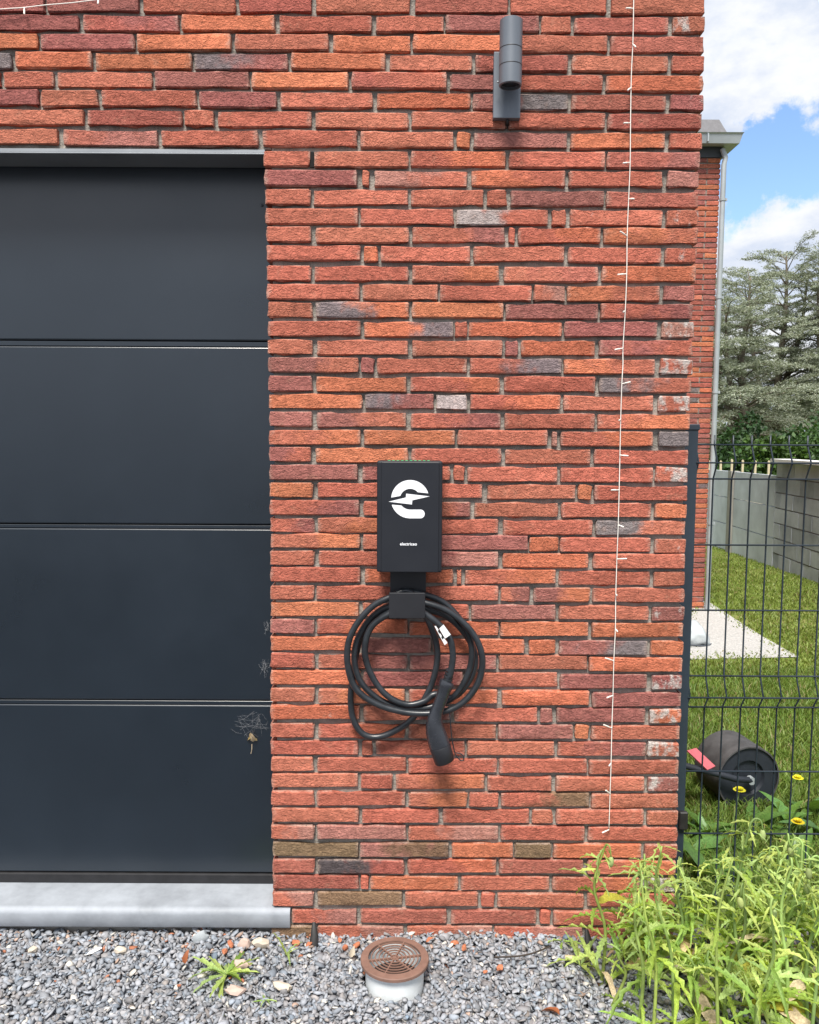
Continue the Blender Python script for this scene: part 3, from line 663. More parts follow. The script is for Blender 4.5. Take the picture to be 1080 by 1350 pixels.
s_ = B(); tube(s_, [kp(x, y, PY-.005) for x, y, _ in pc], [q[2]*k_ for q in pc], 24, flat=.9); obj('plug_cap', s_, M['holder'], pg, smooth=50)
for i in range(4):
    q0, q1 = Vector((593.6, 882.5)), Vector((590.6, 896)); c0 = q0.lerp(q1, i/3.3); c1 = q0.lerp(q1, i/3.3+.16)
    s_ = B(); tube(s_, [kp(*c0), kp(*c1)], 5.9*k_+.0004*i, 16); obj('strain_ring', s_, M['cable'], pg, smooth=50)
s_ = B(); tube(s_, cr_path([kp(*q, PY+.01) for q in ((592, 930), (593.8, 950), (595.5, 970), (598, 985), (600.5, 994), (604, 999.5), (608.5, 1003), (611.5, 1001.5), (611, 997), (606.5, 993.5), (602, 993))], 5), .0017, 6, flat=.5); obj('cap_strap', s_, M['cable'], pg, smooth=180)
s_ = B(); c0 = kp(578.2, 977.5, PY-.004-13.0*k_*.9)
tube(s_, [c0+Vector((math.cos(a)*.0026, -.0003, math.sin(a)*.0026)) for a in [2*math.pi*i/16 for i in range(17)]], .0005, 5); obj('ring_mark', s_, M['zinc'], pg)
# white tag round the cable by the plug
def tg(x, y, Y): return P(550+x/13.5, 800+y/13.5, Y)
s_ = B(); prism(s_, [tg(310, 345, -.098), tg(335, 338, -.098), tg(540, 640, -.098), tg(490, 680, -.098)], (0, -.0012, 0)); prism(s_, [tg(395, 388, -.101), tg(470, 315, -.099), tg(598, 495, -.099), tg(498, 562, -.101)], (0, -.0012, 0))
bmesh.ops.recalc_face_normals(s_, faces=s_.faces); tgo = obj('tag', s_, M['tagwhite'], cb)
s_ = B(); prism(s_, [tg(368, 425, -.0995), tg(392, 408, -.0995), tg(480, 545, -.0995), tg(455, 578, -.0995), tg(432, 545, -.0995), tg(440, 510, -.0995), tg(412, 470, -.0995), tg(395, 470, -.0995)], (0, -.0006, 0)); bmesh.ops.recalc_face_normals(s_, faces=s_.faces); obj('tag_print', s_, M['ink'], tgo)

# ------------------------------------------------------------------ string lights
def string_light(label, wire, tips):
    st = empty('string_lights', (0, 0, 0), label=label, cat='string lights')
    s_ = B(); w = []
    for i, (x, y) in enumerate(wire): w.append(P(x, y, -.012 - .003*math.sin(i*1.7)))
    tube(s_, cr_path(w, 4), .0013, 5); obj('wire', s_, M['wire'], st, smooth=180)
    for x, y, dx, dy in tips:
        s_ = B(); p0, p1 = P(x, y, -.013), P(x+dx, y+dy, -.022)
        tube(s_, [p0, p0.lerp(p1, .35), p0.lerp(p1, .4), p1], [.0014, .0015, .0022, .0019], 7); obj('bulb', s_, M['wire'], st, smooth=60)
wx = [(836, -30), (835.5, 11), (834.5, 58), (832.5, 100), (831.5, 160), (831, 214), (829, 262), (827, 312), (826.5, 360), (824.5, 410), (821.5, 459), (821.5, 480), (820, 506), (818.5, 553), (817.5, 600), (816.5, 646), (815.2, 693), (813.5, 737), (812, 785), (811.5, 829), (809.5, 870), (808.3, 917), (806.8, 960), (805.8, 1007), (804.5, 1046), (803, 1094)]
tp = [(835.5, 11, -10, -.5), (834.5, 58, 4, 4), (832.5, 115, -5, 4), (831.5, 162, -9, 0), (830.5, 214, -9, 1), (829.5, 262, 7, 0), (827, 311, -9, -6), (826.3, 361, -12, 1), (824, 410, -2, 1), (821.5, 459, -11, 2), (820.5, 506, 11, -2.5), (818.3, 553, -2, 1), (817.5, 600, 11, 1), (816, 646, -10, 0), (815.5, 692, 7, 3), (813.8, 737, 13, -.5), (812, 783, 1.5, 2), (811.5, 829, 3, 4), (809, 871, -11, -3.5), (808, 917, -8, 3), (807, 960, -11, -4.5), (806, 1006, -3, 4), (805, 1047, -6, -5), (803, 1094, -9, 4)]
string_light('white string of lights hanging straight down the brick near the corner', wx, tp)
string_light('short white string of lights crossing the top left bricks', [(-60, 18), (0, 12), (30, 10), (60, 6.5), (95, 3.5), (128, -.5), (190, -7)], [(32, 9.5, 0, 9), (-20, 14, 2, 8), (130, -2, -1, 7)])

# ------------------------------------------------------------------ vent pipe in the gravel
vz = GND(520, 1300, .012)
VZ = .063; c_ = GND(520.5, 1261.5, VZ); VR = (GND(565, 1261, VZ).x-GND(475, 1261, VZ).x)/2
vt = empty('vent_pipe', (c_.x, c_.y, 0), label='short grey pipe with a round brown grille standing in the gravel', cat='vent')
s_ = B(); lathe(s_, [(VR*.855, -.12), (VR*.855, VZ-.006), (VR*.80, VZ-.006), (VR*.80, -.12)], 48); obj('pipe', s_, M['pipe'], vt, smooth=40)
s_ = B(); lathe(s_, [(VR*.775, VZ), (VR*.98, VZ-.001), (VR, VZ-.003), (VR, VZ-.010), (VR*.86, VZ-.010), (VR*.775, VZ-.006)], 56, closed=True); gr = obj('grille', s_, M['clay'], vt, smooth=40)
for i in range(1, 7):
    r0 = VR*.775*i/6.8
    s_ = B(); w = VR*.015; lathe(s_, [(r0-w, VZ-.0032), (r0-w, VZ-.0008), (r0+w, VZ-.0008), (r0+w, VZ-.0032)], 44, closed=True); obj('ring', s_, M['clay'], gr)
for i in range(3):
    a = R(10+60*i); s_ = B(); box(s_, -VR*.78, VR*.78, -.0016, .0016, VZ-.007, VZ-.0012); bmesh.ops.rotate(s_, verts=s_.verts, cent=(0, 0, 0), matrix=Matrix.Rotation(a, 3, 'Z')); obj('spoke', s_, M['clay'], gr)
s_ = B(); rs = lathe(s_, [(.0002, VZ-.001), (VR*.06, VZ-.001), (VR*.06, VZ-.006)], 14); s_.faces.new(rs[0]); obj('hub', s_, M['clay'], gr)
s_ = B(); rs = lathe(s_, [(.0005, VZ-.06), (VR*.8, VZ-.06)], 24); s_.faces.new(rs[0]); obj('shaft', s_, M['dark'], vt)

# ------------------------------------------------------------------ fence
FYY = .235
fn = empty('wire_fence', (0, FYY, 0), label='dark grey welded wire fence with post beside the brick corner', cat='fence')
fn.location = (0, 0, 0)
tl = P(919, 562, FYY); px1 = P(921.5, 566, FYY-.03).x
s_ = B(); box(s_, px1-.060, px1, FYY-.03, FYY+.03, -.25, tl.z, .003, 2); box(s_, px1-.063, px1+.003, FYY-.033, FYY+.033, tl.z-.012, tl.z+.006, .003, 2); obj('post', s_, M['fence'], fn)
fy_h = [586.5, 610, 631.5, 718.5, 804.5, 891, 916, 932, 1016.5, 1098.5, 1180, 1203, 1224]
zw = [P(985, y, FYY).z for y in fy_h]; FX1 = 3.6
for i, z in enumerate(zw):
    dy = -.028 if i in (1, 6, 11) else 0
    s_ = B(); tube(s_, [(px1-.004, FYY-.003+dy, z), (FX1, FYY-.003+dy, z)], .0027, 6); obj('horizontal_wire', s_, M['fence'], fn, smooth=180)
zpth = [zw[0]+.028, zw[0], zw[1], zw[2], zw[5], zw[6], zw[7], zw[10], zw[11], zw[12], zw[12]-.03]
ypth = [0, 0, -.028, 0, 0, -.028, 0, 0, -.028, 0, 0]
s_ = B(); tube(s_, [(0, y+.002, z) for y, z in zip(ypth, zpth)], .0025, 6); vw = bpy.data.meshes.new('vertical_wire'); s_.normal_update(); s_.to_mesh(vw); s_.free(); vw.polygons.foreach_set('use_smooth', [True]*len(vw.polygons)); vw.materials.append(M['fence'])
x = P(938.2, 700, FYY).x - .055
# vertical wires every 55 mm
while x < FX1:
    if x > px1+.004: link('vertical_wire', vw, None, fn, (x, FYY, 0))
    x += .0548
s_ = B(); q = P(900, 1080, FYY-.035); box(s_, q.x-.012, q.x+.014, FYY-.045, FYY-.028, q.z-.03, q.z+.025, .003); obj('clamp', s_, M['black'], fn)
s_ = B(); box(s_, 3.6, 3.66, FYY-.03, FYY+.03, -.3, tl.z, .003); obj('post', s_, M['fence'], fn)

# ------------------------------------------------------------------ neighbouring brick house
AY = 5.6
ax = P(947.5, 340, AY).x; ax = (ax + P(950.6, 211, AY).x + P(926, 800, AY).x)/3
nh = empty('brick_house', (0, 0, 0), label='neighbouring brick house set back behind the wire fence, with zinc gutter', cat='house')
ztop = P(945, 208, AY).z; zbase = -.34
s_ = B(); box(s_, ax-5, ax-.008, AY+.008, AY+6, zbase, ztop); nw = obj('wall', s_, M['mortar'], nh)
z = ztop - .0235; i = 0
while z > zbase+.02:
    j = rng.random()
    if i % 2: spans = [(ax-.24, ax), (ax-.49, ax-.25)]
    else: spans = [(ax-.115, ax), (ax-.365, ax-.125)]
    for a, b_ in spans:
        if i > 0 or True:
            c1, c2, li = tone(rng.choice(['r', 'd', 'd', 'm', 'dm', 'o', 'r', 'rg' if i > 30 else 'd']), rng); place_brick(a, b_, z, c1, c2, 0, nw, AY)
    z -= CP; i += 1
SB_v, SB_f, SB_c = [], [], []
k = 0; z = ztop-.0235
while z > zbase+.02:
    y = AY+.01+(.0 if k % 2 else .12)
    while y < AY+3: stuff_brick(ax-.035, y+.24, z, .07, .24, .0405, rcol()); y += .25
    x = ax-(.5 if k % 2 else .375)
    while x > ax-3: stuff_brick(x-.12, AY+.035, z, .24, .07, .0405, rcol()); x -= .25
    z -= CP; k += 1
tag(raw_mesh('brick', np.array(SB_v), SB_f, 4, np.array(SB_c), M['brick_plain'], nw), kind='stuff')
a, b_ = P(924, 190.5, AY-.01), P(953, 208, AY-.01)
s_ = B(); box(s_, a.x-5, b_.x, AY-.012, AY+6, ztop+.001, a.z+.01); obj('fascia', s_, M['fascia'], nh)
GY = AY-.17
g1, g0 = P(980, 174, GY), P(980, 186, GY); gxr = P(982, 176, GY).x
zt_ = g1.z; zm = P(940, 187, GY).z
s_ = B()
prof = [(gxr, zt_), (gxr-.012, zt_-.012), (gxr-.05, zm), (gxr-.06, zm)]
# gutter running along the front and returning down the side, open tapering profile
def ring(x, y, z): return s_.verts.new((x, y, z))
lv = [(0, zt_, 1.0), (.012, zt_-.015, 1), (.03, zm, 1), (.12, P(945, 193, AY-.05).z, 1), (.15, P(945, 192, AY-.05).z+.004, 1)]
rows = []
for ins, zz, _ in lv: rows.append([ring(ax-5, GY+ins, zz), ring(gxr-ins, GY+ins, zz), ring(gxr-ins, AY+5, zz)])
for r0, r1 in zip(rows, rows[1:]):
    for q in range(2): s_.faces.new((r0[q], r1[q], r1[q+1], r0[q+1]))
r2 = [ring(ax-5, GY+.02, zt_), ring(gxr-.02, GY+.02, zt_), ring(gxr-.02, AY+5, zt_)]
for q in range(2): s_.faces.new((rows[0][q], rows[0][q+1], r2[q+1], r2[q]))
r3 = [ring(ax-5, GY+.03, zt_-.05), ring(gxr-.03, GY+.03, zt_-.05), ring(gxr-.03, AY+5, zt_-.05)]
for q in range(2): s_.faces.new((r2[q], r2[q+1], r3[q+1], r3[q]))
bmesh.ops.recalc_face_normals(s_, faces=s_.faces); gt = obj('gutter', s_, M['zinc'], nh)
s_ = B(); xq = P(934, 180, GY).x; box(s_, xq-.006, xq+.006, GY-.004, GY+.05, zm+.006, zt_-.012); obj('gutter_joint', s_, M['zinc'], gt)
s_ = B(); h0 = zt_-.045; tpz = P(945, 157.5, GY+.16).z
b0 = [(ax-5, GY+.05, h0), (gxr-.10, GY+.05, h0), (gxr-.10, AY+5, h0)]; t0 = [(ax-5, GY+.16, tpz), (gxr-.175, GY+.16, tpz), (gxr-.175, AY+5, tpz)]
for q in range(2): s_.faces.new([s_.verts.new(p) for p in (b0[q], b0[q+1], t0[q+1], t0[q])])
s_.faces.new([s_.verts.new(p) for p in (t0[0], t0[1], t0[2], (ax-5, AY+5, tpz))]); bmesh.ops.remove_doubles(s_, verts=s_.verts, dist=.001); bmesh.ops.recalc_face_normals(s_, faces=s_.faces); obj('roof', s_, M['roof'], nh)
dpx = P(953.7, 240, AY-.05).x; dpx = (dpx+P(932.5, 790, AY-.05).x)/2
s_ = B(); tube(s_, [(gxr-.15, AY-.05, zm-.02), (dpx+.012, AY-.055, zm-.10), (dpx, AY-.055, zm-.16), (dpx, AY-.055, zbase+.05)], .024, 12); dp = obj('downpipe', s_, M['zinc'], nh, smooth=60)
for py_ in (263, 392, 517, 690):
    q = P(950, py_, AY-.06); s_ = B(); lathe(s_, [(.0245, -.012), (.029, -.012), (.029, .012), (.0245, .012)], 14, (dpx, AY-.055, q.z), closed=True); box(s_, dpx+.026, dpx+.042, AY-.062, AY-.048, q.z-.012, q.z+.012); obj('pipe_clip', s_, M['zinc'], dp)

# sack at the foot of the wall
sk_c = P(900, 848, AY-.5)
def gpt(px, py, dz=0.):
    d = ray(px, py); y = 3.0
    for _ in range(40):
        tt = (gz(0, y)+dz-CAM.z)/d.z; y = CAM.y+d.y*tt
    return CAM+d*tt
q = gpt(912, 850); s_ = B(); bmesh.ops.create_icosphere(s_, subdivisions=4, radius=1)
for v in s_.verts:
    n = noise.noise(v.co*2.2)*.12 + noise.noise(v.co*6)*.035
    v.co *= 1+n
    v.co = Vector((v.co.x*.19, v.co.y*.16, max(v.co.z, -.6)*.115))
    if v.co.x > .1: v.co.z -= (v.co.x-.1)*.6
sk_o = obj('plastic_sack', s_, M['sack'], smooth=180); sk_o.location = (q.x-.04, q.y+.05, gz(0, q.y)+.068)
tag(sk_o, 'pale grey plastic sack lying on the gravel path by the downpipe', 'sack')
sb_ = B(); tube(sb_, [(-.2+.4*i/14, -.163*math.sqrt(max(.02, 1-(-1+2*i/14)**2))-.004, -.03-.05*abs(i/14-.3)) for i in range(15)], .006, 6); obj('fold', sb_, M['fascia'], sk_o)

# ------------------------------------------------------------------ concrete panel wall, block wall, pickets, trees
def at_d(px, py, Y): return P(px, py, Y)
YA, YB = 12.6, 8.9
pA, pB_ = P(925, 617, YA), P(1023, 627, YB); pA.z = P(935, 618, YA).z
pw = empty('panel_wall', (0, 0, 0), label='pale grey concrete panel wall between the downpipe and the block wall', cat='wall')
dirv = Vector((pB_.x-pA.x, pB_.y-pA.y, 0)); 
pst = P(966, 620, YA-1.5)
# posts are spaced along the line
def lerp_t(tq): return Vector((pA.x+dirv.x*tq, pA.y+dirv.y*tq, 0))
def px_t(px):
    lo_, hi_ = -1., 2.
    for _ in range(50):
        mid_ = (lo_+hi_)/2; p = lerp_t(mid_); d = p-Vector((CAM.x, CAM.y, 0))
        if 540+FOC*d.x/d.y < px: lo_ = mid_
        else: hi_ = mid_
    return lo_
tp_ = px_t(966)
ang_ = math.atan2(dirv.y, dirv.x); nvec = Vector((math.sin(ang_), -math.cos(ang_), 0))
if nvec.dot(CAM-pA) < 0: nvec = -nvec
ztA, ztB = P(935, 618, YA).z, P(1023, 627, YB).z
def slab(name, ta, tb, za0, za1, zb0, zb1, th, mt_, par, off=0.):
    s_ = B(); a, b_ = lerp_t(ta)+nvec*off, lerp_t(tb)+nvec*off
    prism(s_, [(a.x, a.y, za0), (b_.x, b_.y, zb0), (b_.x, b_.y, zb1), (a.x, a.y, za1)], -nvec*th); bmesh.ops.recalc_face_normals(s_, faces=s_.faces)
    return obj(name, s_, mt_, par)
ztop_ = lambda tq: ztA + (ztB-ztA)*tq
HP = .43
for (ta, tb) in ((tp_-1.2, tp_-.02), (tp_+.02, 1.0)):
    for k in range(4):
        g_ = .014
        slab('panel', ta, tb, ztop_(ta)-HP*(k+1)+g_, ztop_(ta)-HP*k, ztop_(tb)-HP*(k+1)+g_, ztop_(tb)-HP*k, .05+.004*(k % 2), M['concrete'], pw)
slab('post', tp_-.021, tp_+.021, ztop_(tp_)-1.8, ztop_(tp_)+.01, ztop_(tp_)-1.8, ztop_(tp_)+.01, .14, M['concrete_dark'], pw, .05)
# block wall continues towards the right
bw = empty('block_wall', (0, 0, 0), label='grey concrete block wall with white coping at the right edge', cat='wall')
t1 = 1.005; BLn = dirv.length; ztc = P(1023, 609, YB).z
bh, blen = .205, .42
nc = 9; x_len = 4.2
slabB = lambda name, s0, s1, z0, z1, th, mt_, par, off=0.: slab(name, t1+s0/BLn, t1+s1/BLn, z0, z1, z0, z1, th, mt_, par, off)
slabB('mortar_core', 0, x_len, ztc-bh*nc, ztc-.002, .10, M['concrete_dark'], bw, -.012)
blocks = []
for k in range(nc):
    s = 0 if k % 2 else -.2
    while s < x_len:
        s0, s1 = max(s, 0)+.008, min(s+blen, x_len)-.008
        if s1-s0 > .05:
            bo = slabB('block', s0, s1, ztc-bh*(k+1)+.008, ztc-bh*k-.008, .09, M['block'], bw, rng.uniform(-.002, .006))
        s += blen
slabB('coping', -.05, x_len, ztc, ztc+.042, .26, M['coping'], bw, .07)
# pale pickets behind the panel wall
pk = empty('picket_fence', (0, 0, 0), label='row of pale wooden pickets showing above the concrete panel wall', cat='fence')
PYk = 13.4
for px_, t_, b_ in ((951, 607, 618), (965.7, 605, 622), (980, 606, 622), (996.8, 607, 626), (1014.5, 607, 628), (936, 607, 618), (1031, 607, 628)):
    a = P(px_, t_, PYk); s_ = B(); w = .018
    prism(s_, [(a.x-w, PYk, -.5), (a.x+w, PYk, -.5), (a.x+w, PYk, a.z-.02), (a.x, PYk, a.z), (a.x-w, PYk, a.z-.02)], (0, .03, 0)); bmesh.ops.recalc_face_normals(s_, faces=s_.faces); obj('picket', s_, M['picket'], pk)
s_ = B(); z = P(980, 623, PYk).z; box(s_, P(925, 620, PYk).x, P(1040, 620, PYk).x, PYk+.032, PYk+.06, z-.6, z-.54); obj('rail', s_, M['picket'], pk)

def leaf_cloud(cent, nrm, size, col, mat_, name, parent, aspect=.45, jit=.5):
    """cent (n,3); nrm (n,3) main direction of each leaf; two triangles (a kite) per leaf"""
    n = len(cent); d = nrm/np.linalg.norm(nrm, axis=1, keepdims=True)
    r = NP.normal(size=(n, 3)); s = np.cross(d, r); s /= np.linalg.norm(s, axis=1, keepdims=True)+1e-9
    L_ = (size if np.ndim(size) else np.full(n, size))[:, None]
    up_ = np.cross(d, s)
    p0 = cent; p1 = cent+d*L_*.5+s*L_*aspect*.5+up_*L_*.06; p2 = cent+d*L_; p3 = cent+d*L_*.5-s*L_*aspect*.5+up_*L_*.06
    V = np.stack([p0, p1, p2, p3], 1).reshape(-1, 3); F = np.arange(n*4)
    C = np.repeat(col, 4, axis=0)
    return raw_mesh(name, V, F, 4, C, mat_, parent)
def cedar(base, h, seed, label, spread=3.6):
    r = np.random.default_rng(seed); rr = random.Random(seed)
    t = empty('cedar_tree', base, label=label, cat='tree')
    s_ = B(); cents, dirs, cols, szs = [], [], [], []
    leaders = [(0, 0, h, 1.0)] + [(rr.uniform(.5, 1.3)*rr.choice((-1, 1)), rr.uniform(-.6, .6), h*rr.uniform(.80, .95), .62) for _ in range(2)]
    for li, (lx, ly, lh, lw) in enumerate(leaders):
        fork = h*rr.uniform(.30, .48)
        if li == 0: trunk = [Vector((0, 0, -.6))]+[Vector((rr.uniform(-.10, .10), rr.uniform(-.08, .08), h*i/8)) for i in range(1, 9)]
        else: trunk = [Vector((0, 0, fork*.96)), Vector((lx*.35, ly*.35, fork+.6)), Vector((lx*.8, ly*.8, fork*.5+lh*.5)), Vector((lx, ly, lh))]
        tp_ = cr_path(trunk, 5); tube(s_, tp_, lambda u: .20*lw*(1-u)**.8+.014, 10)
        nbr = 62 if li == 0 else 30
        for i in range(nbr):
            u = (.12 if li == 0 else .15) + .86*(i/nbr)**.9; k = u*(len(tp_)-1); p = tp_[int(k)].lerp(tp_[min(int(k)+1, len(tp_)-1)], k-int(k))
            hu = p.z/h
            ln = spread*max(.05, 1-hu)**.40*rr.uniform(.4, 1.15)*(1 if li == 0 else .75)+.30; az = i*2.39996+rr.uniform(-.6, .6)+li
            el = R(30)*hu+R(rr.uniform(-8, 30))
            d = Vector((math.cos(az)*math.cos(el), math.sin(az)*math.cos(el), math.sin(el)))
            pp_ = []
            for s in range(7):
                q = s/6; pp_.append(p + d*ln*q + Vector((0, 0, -.42*ln*q*q + .06*math.sin(q*5+i))) + Vector((rr.uniform(-.06, .06), rr.uniform(-.06, .06), 0))*ln*.4*q)
            tube(s_, pp_, lambda q, a_=.014+.013*ln*(1-hu): a_*(1-q)+.004, 5, cap=False)
            side = d.cross(Vector((0, 0, 1))).normalized()
            nsub = int((6+ln*6)*(1.0 if hu < .7 else .75))
            for s in range(nsub):
                q = .25+.75*(s+.5)/nsub; k2 = q*6; c = pp_[int(k2)].lerp(pp_[min(int(k2)+1, 6)], k2-int(k2)); sg = 1 if s % 2 else -1
                sl = ln*.36*(1.15-q)*rr.uniform(.4, 1.25)+.10
                sd = (d*.75*rr.uniform(.5, 1.2) + side*sg*rr.uniform(.5, 1.1)+Vector((0, 0, rr.uniform(-.1, .25)))).normalized()
                nt_ = int(14+sl*105)
                a = r.random(nt_); pos = np.array(c)[None]+np.array(sd)[None]*(a*sl)[:, None]; pos[:, 2] -= .38*sl*a*a
                pos += r.normal(size=(nt_, 3))*np.array([.05, .05, .022])
                dd = np.array(sd)[None]*.8+r.normal(size=(nt_, 3))*np.array([.6, .6, .35])+np.array([0, 0, -.25])
                sh = r.uniform(.72, 1.25, nt_)[:, None]*rr.uniform(.8, 1.2); mixv = r.random(nt_)[:, None]
                cc_ = (np.array([.20, .24, .18])*(1-mixv)+np.array([.33, .355, .275])*mixv)*sh
                cents.append(pos); dirs.append(dd); cols.append(cc_); szs.append(r.uniform(.04, .095, nt_))
    obj('trunk', s_, M['bark'], t, smooth=180)
    leaf_cloud(np.concatenate(cents), np.concatenate(dirs), np.concatenate(szs), np.concatenate(cols), M['cedar'], 'crown', t, aspect=.30)
    return t
gfar = -1.05
TY = 24.0
for px_, topy, dy, seed, lab, sp in ((985, 366, 0, 3, 'blue-green cedar tree nearest the downpipe, behind the panel wall', 3.8), (1036, 333, 3.5, 5, 'tall cedar tree in the middle of the trees beyond the block wall', 4.8), (1110, 322, 2, 8, 'cedar tree cut by the right edge of the photo', 4.4)):
    tq = P(px_, topy, TY+dy); cedar((tq.x, TY+dy, gfar), tq.z-gfar, seed, lab, sp)
def bush(base, w, h, seed, label, colr, cat='shrub', name='shrub', size=.13, n=9000, trunk=True, group=None):
    r = np.random.default_rng(seed); t = empty(name, base, label=label, cat=cat, group=group)
    nb_ = 26; lob = r.normal(size=(nb_, 3)); lob /= np.linalg.norm(lob, axis=1, keepdims=True); lob *= r.uniform(.3, .95, nb_)[:, None]
    lob[:, 2] = np.abs(lob[:, 2])*1.0
    cen = lob*np.array([w*.5, w*.5, h*.75])+np.array([0, 0, h*.18]); rad = r.uniform(.16, .34, nb_)*w*.5
    k = r.integers(0, nb_, n); v = r.normal(size=(n, 3)); v /= np.linalg.norm(v, axis=1, keepdims=True)
    pos = cen[k]+v*(rad[k]*r.uniform(.55, 1.08, n))[:, None]
    dd = v*.5+r.normal(size=(n, 3))*.6+np.array([0, 0, -.25])
    lobt = r.uniform(.75, 1.3, nb_)[k][:, None]
    col = np.array(colr)[None]*lobt*r.uniform(.7, 1.35, n)[:, None]
    leaf_cloud(pos, dd, r.uniform(.6, 1.3, n)*size, col, M['bush'], 'crown', t, aspect=.6)
    s_ = B()
    for i in range(6):
        e = Vector(cen[i]); tube(s_, [Vector((0, 0, -.3)), e*.5+Vector((.05*i-.1, 0, 0)), e], lambda q: .06*w/3*(1-q)+.012, 6)
    obj('trunk', s_, M['bark'], t, smooth=180)
shr = [(945, 18.5, 3.2, 2.6, (.030, .070, .018), 'dark green shrub behind the panel wall, next to the downpipe'), (985, 20.5, 3.4, 3.1, (.024, .058, .018), 'dark leafy shrub behind the pickets, at the foot of the nearest cedar'), (1022, 18, 3.0, 2.9, (.055, .105, .022), 'bright green shrub behind the pickets, left of the white coping'),
       (1062, 19.5, 3.6, 3.4, (.028, .065, .020), 'dark shrub behind the block wall and its white coping'), (1105, 18, 3.4, 3.2, (.040, .085, .022), 'mid-green shrub at the right edge, behind the block wall')]
for i, (px_, Y, w, h, c_, lab) in enumerate(shr):
    q = P(px_, 600, Y); bush((q.x, Y, -.85), w, h, 30+i, lab, c_, n=8000)
far = [(938, 34, 6, 5.8, (.045, .080, .030), 'rounded broadleaf tree far behind, beside the downpipe'), (1005, 38, 7, 6.2, (.10, .115, .040), 'yellowish broadleaf tree far behind, between the two cedar trunks'), (1075, 36, 7, 5.6, (.075, .10, .035), 'olive broadleaf tree far behind, at the right edge')]
for i, (px_, Y, w, h, c_, lab) in enumerate(far):
    q = P(px_, 600, Y); bush((q.x, Y, -1.1), w, h, 60+i, lab, c_, cat='tree', name='broadleaf_tree', size=.22, n=5200)

# ------------------------------------------------------------------ lawn roller
def gy(px, py): return gpt(px, py)
e0 = gy(986, 1069)
RC = P(988, 1014, e0.y); rr0 = .132; RY = e0.y
gzr = gz(0, RY)
lr = empty('lawn_roller', (RC.x, RY, gzr), label='black garden roller with red handle plate lying in the grass behind the fence', cat='garden roller')
axd = Vector((-.15, .985, 0)).normalized(); 
s_ = B()
def drum_ring(t_, r_): 
    s1 = Vector((axd.y, -axd.x, 0)); return [Vector((0, 0, rr0))+axd*t_+(s1*math.cos(a)+Vector((0, 0, 1))*math.sin(a))*r_ for a in [2*math.pi*i/40 for i in range(40)]]
rings = [[s_.verts.new(p) for p in drum_ring(t_, r_)] for t_, r_ in ((0.0, rr0-.006), (0, rr0), (.012, rr0), (.19, rr0), (.19, rr0-.006))]
for a, b_ in zip(rings, rings[1:]):
    for k in range(40): s_.faces.new((a[k], a[(k+1) % 40], b_[(k+1) % 40], b_[k]))
obj('drum', s_, M['drum'], lr, smooth=40)
for t_ in (.008, .182):
    s_ = B()
    rg = [[s_.verts.new(p) for p in drum_ring(t_+(.012 if t_ < .1 else -.012)*k, r_)] for r_, k in ((rr0-.005, 0), (rr0*.55, 0), (rr0*.5, 1), (.02, 1))]
    for a, b_ in zip(rg, rg[1:]):
        for k in range(40): s_.faces.new((a[k], a[(k+1) % 40], b_[(k+1) % 40], b_[k]))
    s_.faces.new(rg[-1])
    obj('end_plate', s_, M['drum_end'], lr, smooth=30)
hub0 = Vector((0, 0, rr0))-axd*.012
inv = Vector((RC.x, RY, gzr))
hl = P(885, 1005, RY-.05)-inv; hm = P(945, 1020, RY-.05)-inv
s_ = B(); tube(s_, [hub0, hub0.lerp(hm, .5)+Vector((0, -.02, .0)), hm, hl], .013, 8); obj('handle', s_, M['drum_end'], lr, smooth=60)
s_ = B(); tube(s_, [hub0-axd*.012, hub0+axd*.01], .016, 10); obj('axle_bolt', s_, M['zinc'], lr)
pz = [P(906, 989.5, RY-.06)-inv, P(918, 986, RY-.02)-inv, P(943.5, 1010, RY-.03)-inv, P(933, 1015, RY-.07)-inv]
s_ = B(); prism(s_, pz, (0, .004, -.006)); bmesh.ops.recalc_face_normals(s_, faces=s_.faces); obj('red_plate', s_, M['redplate'], lr)

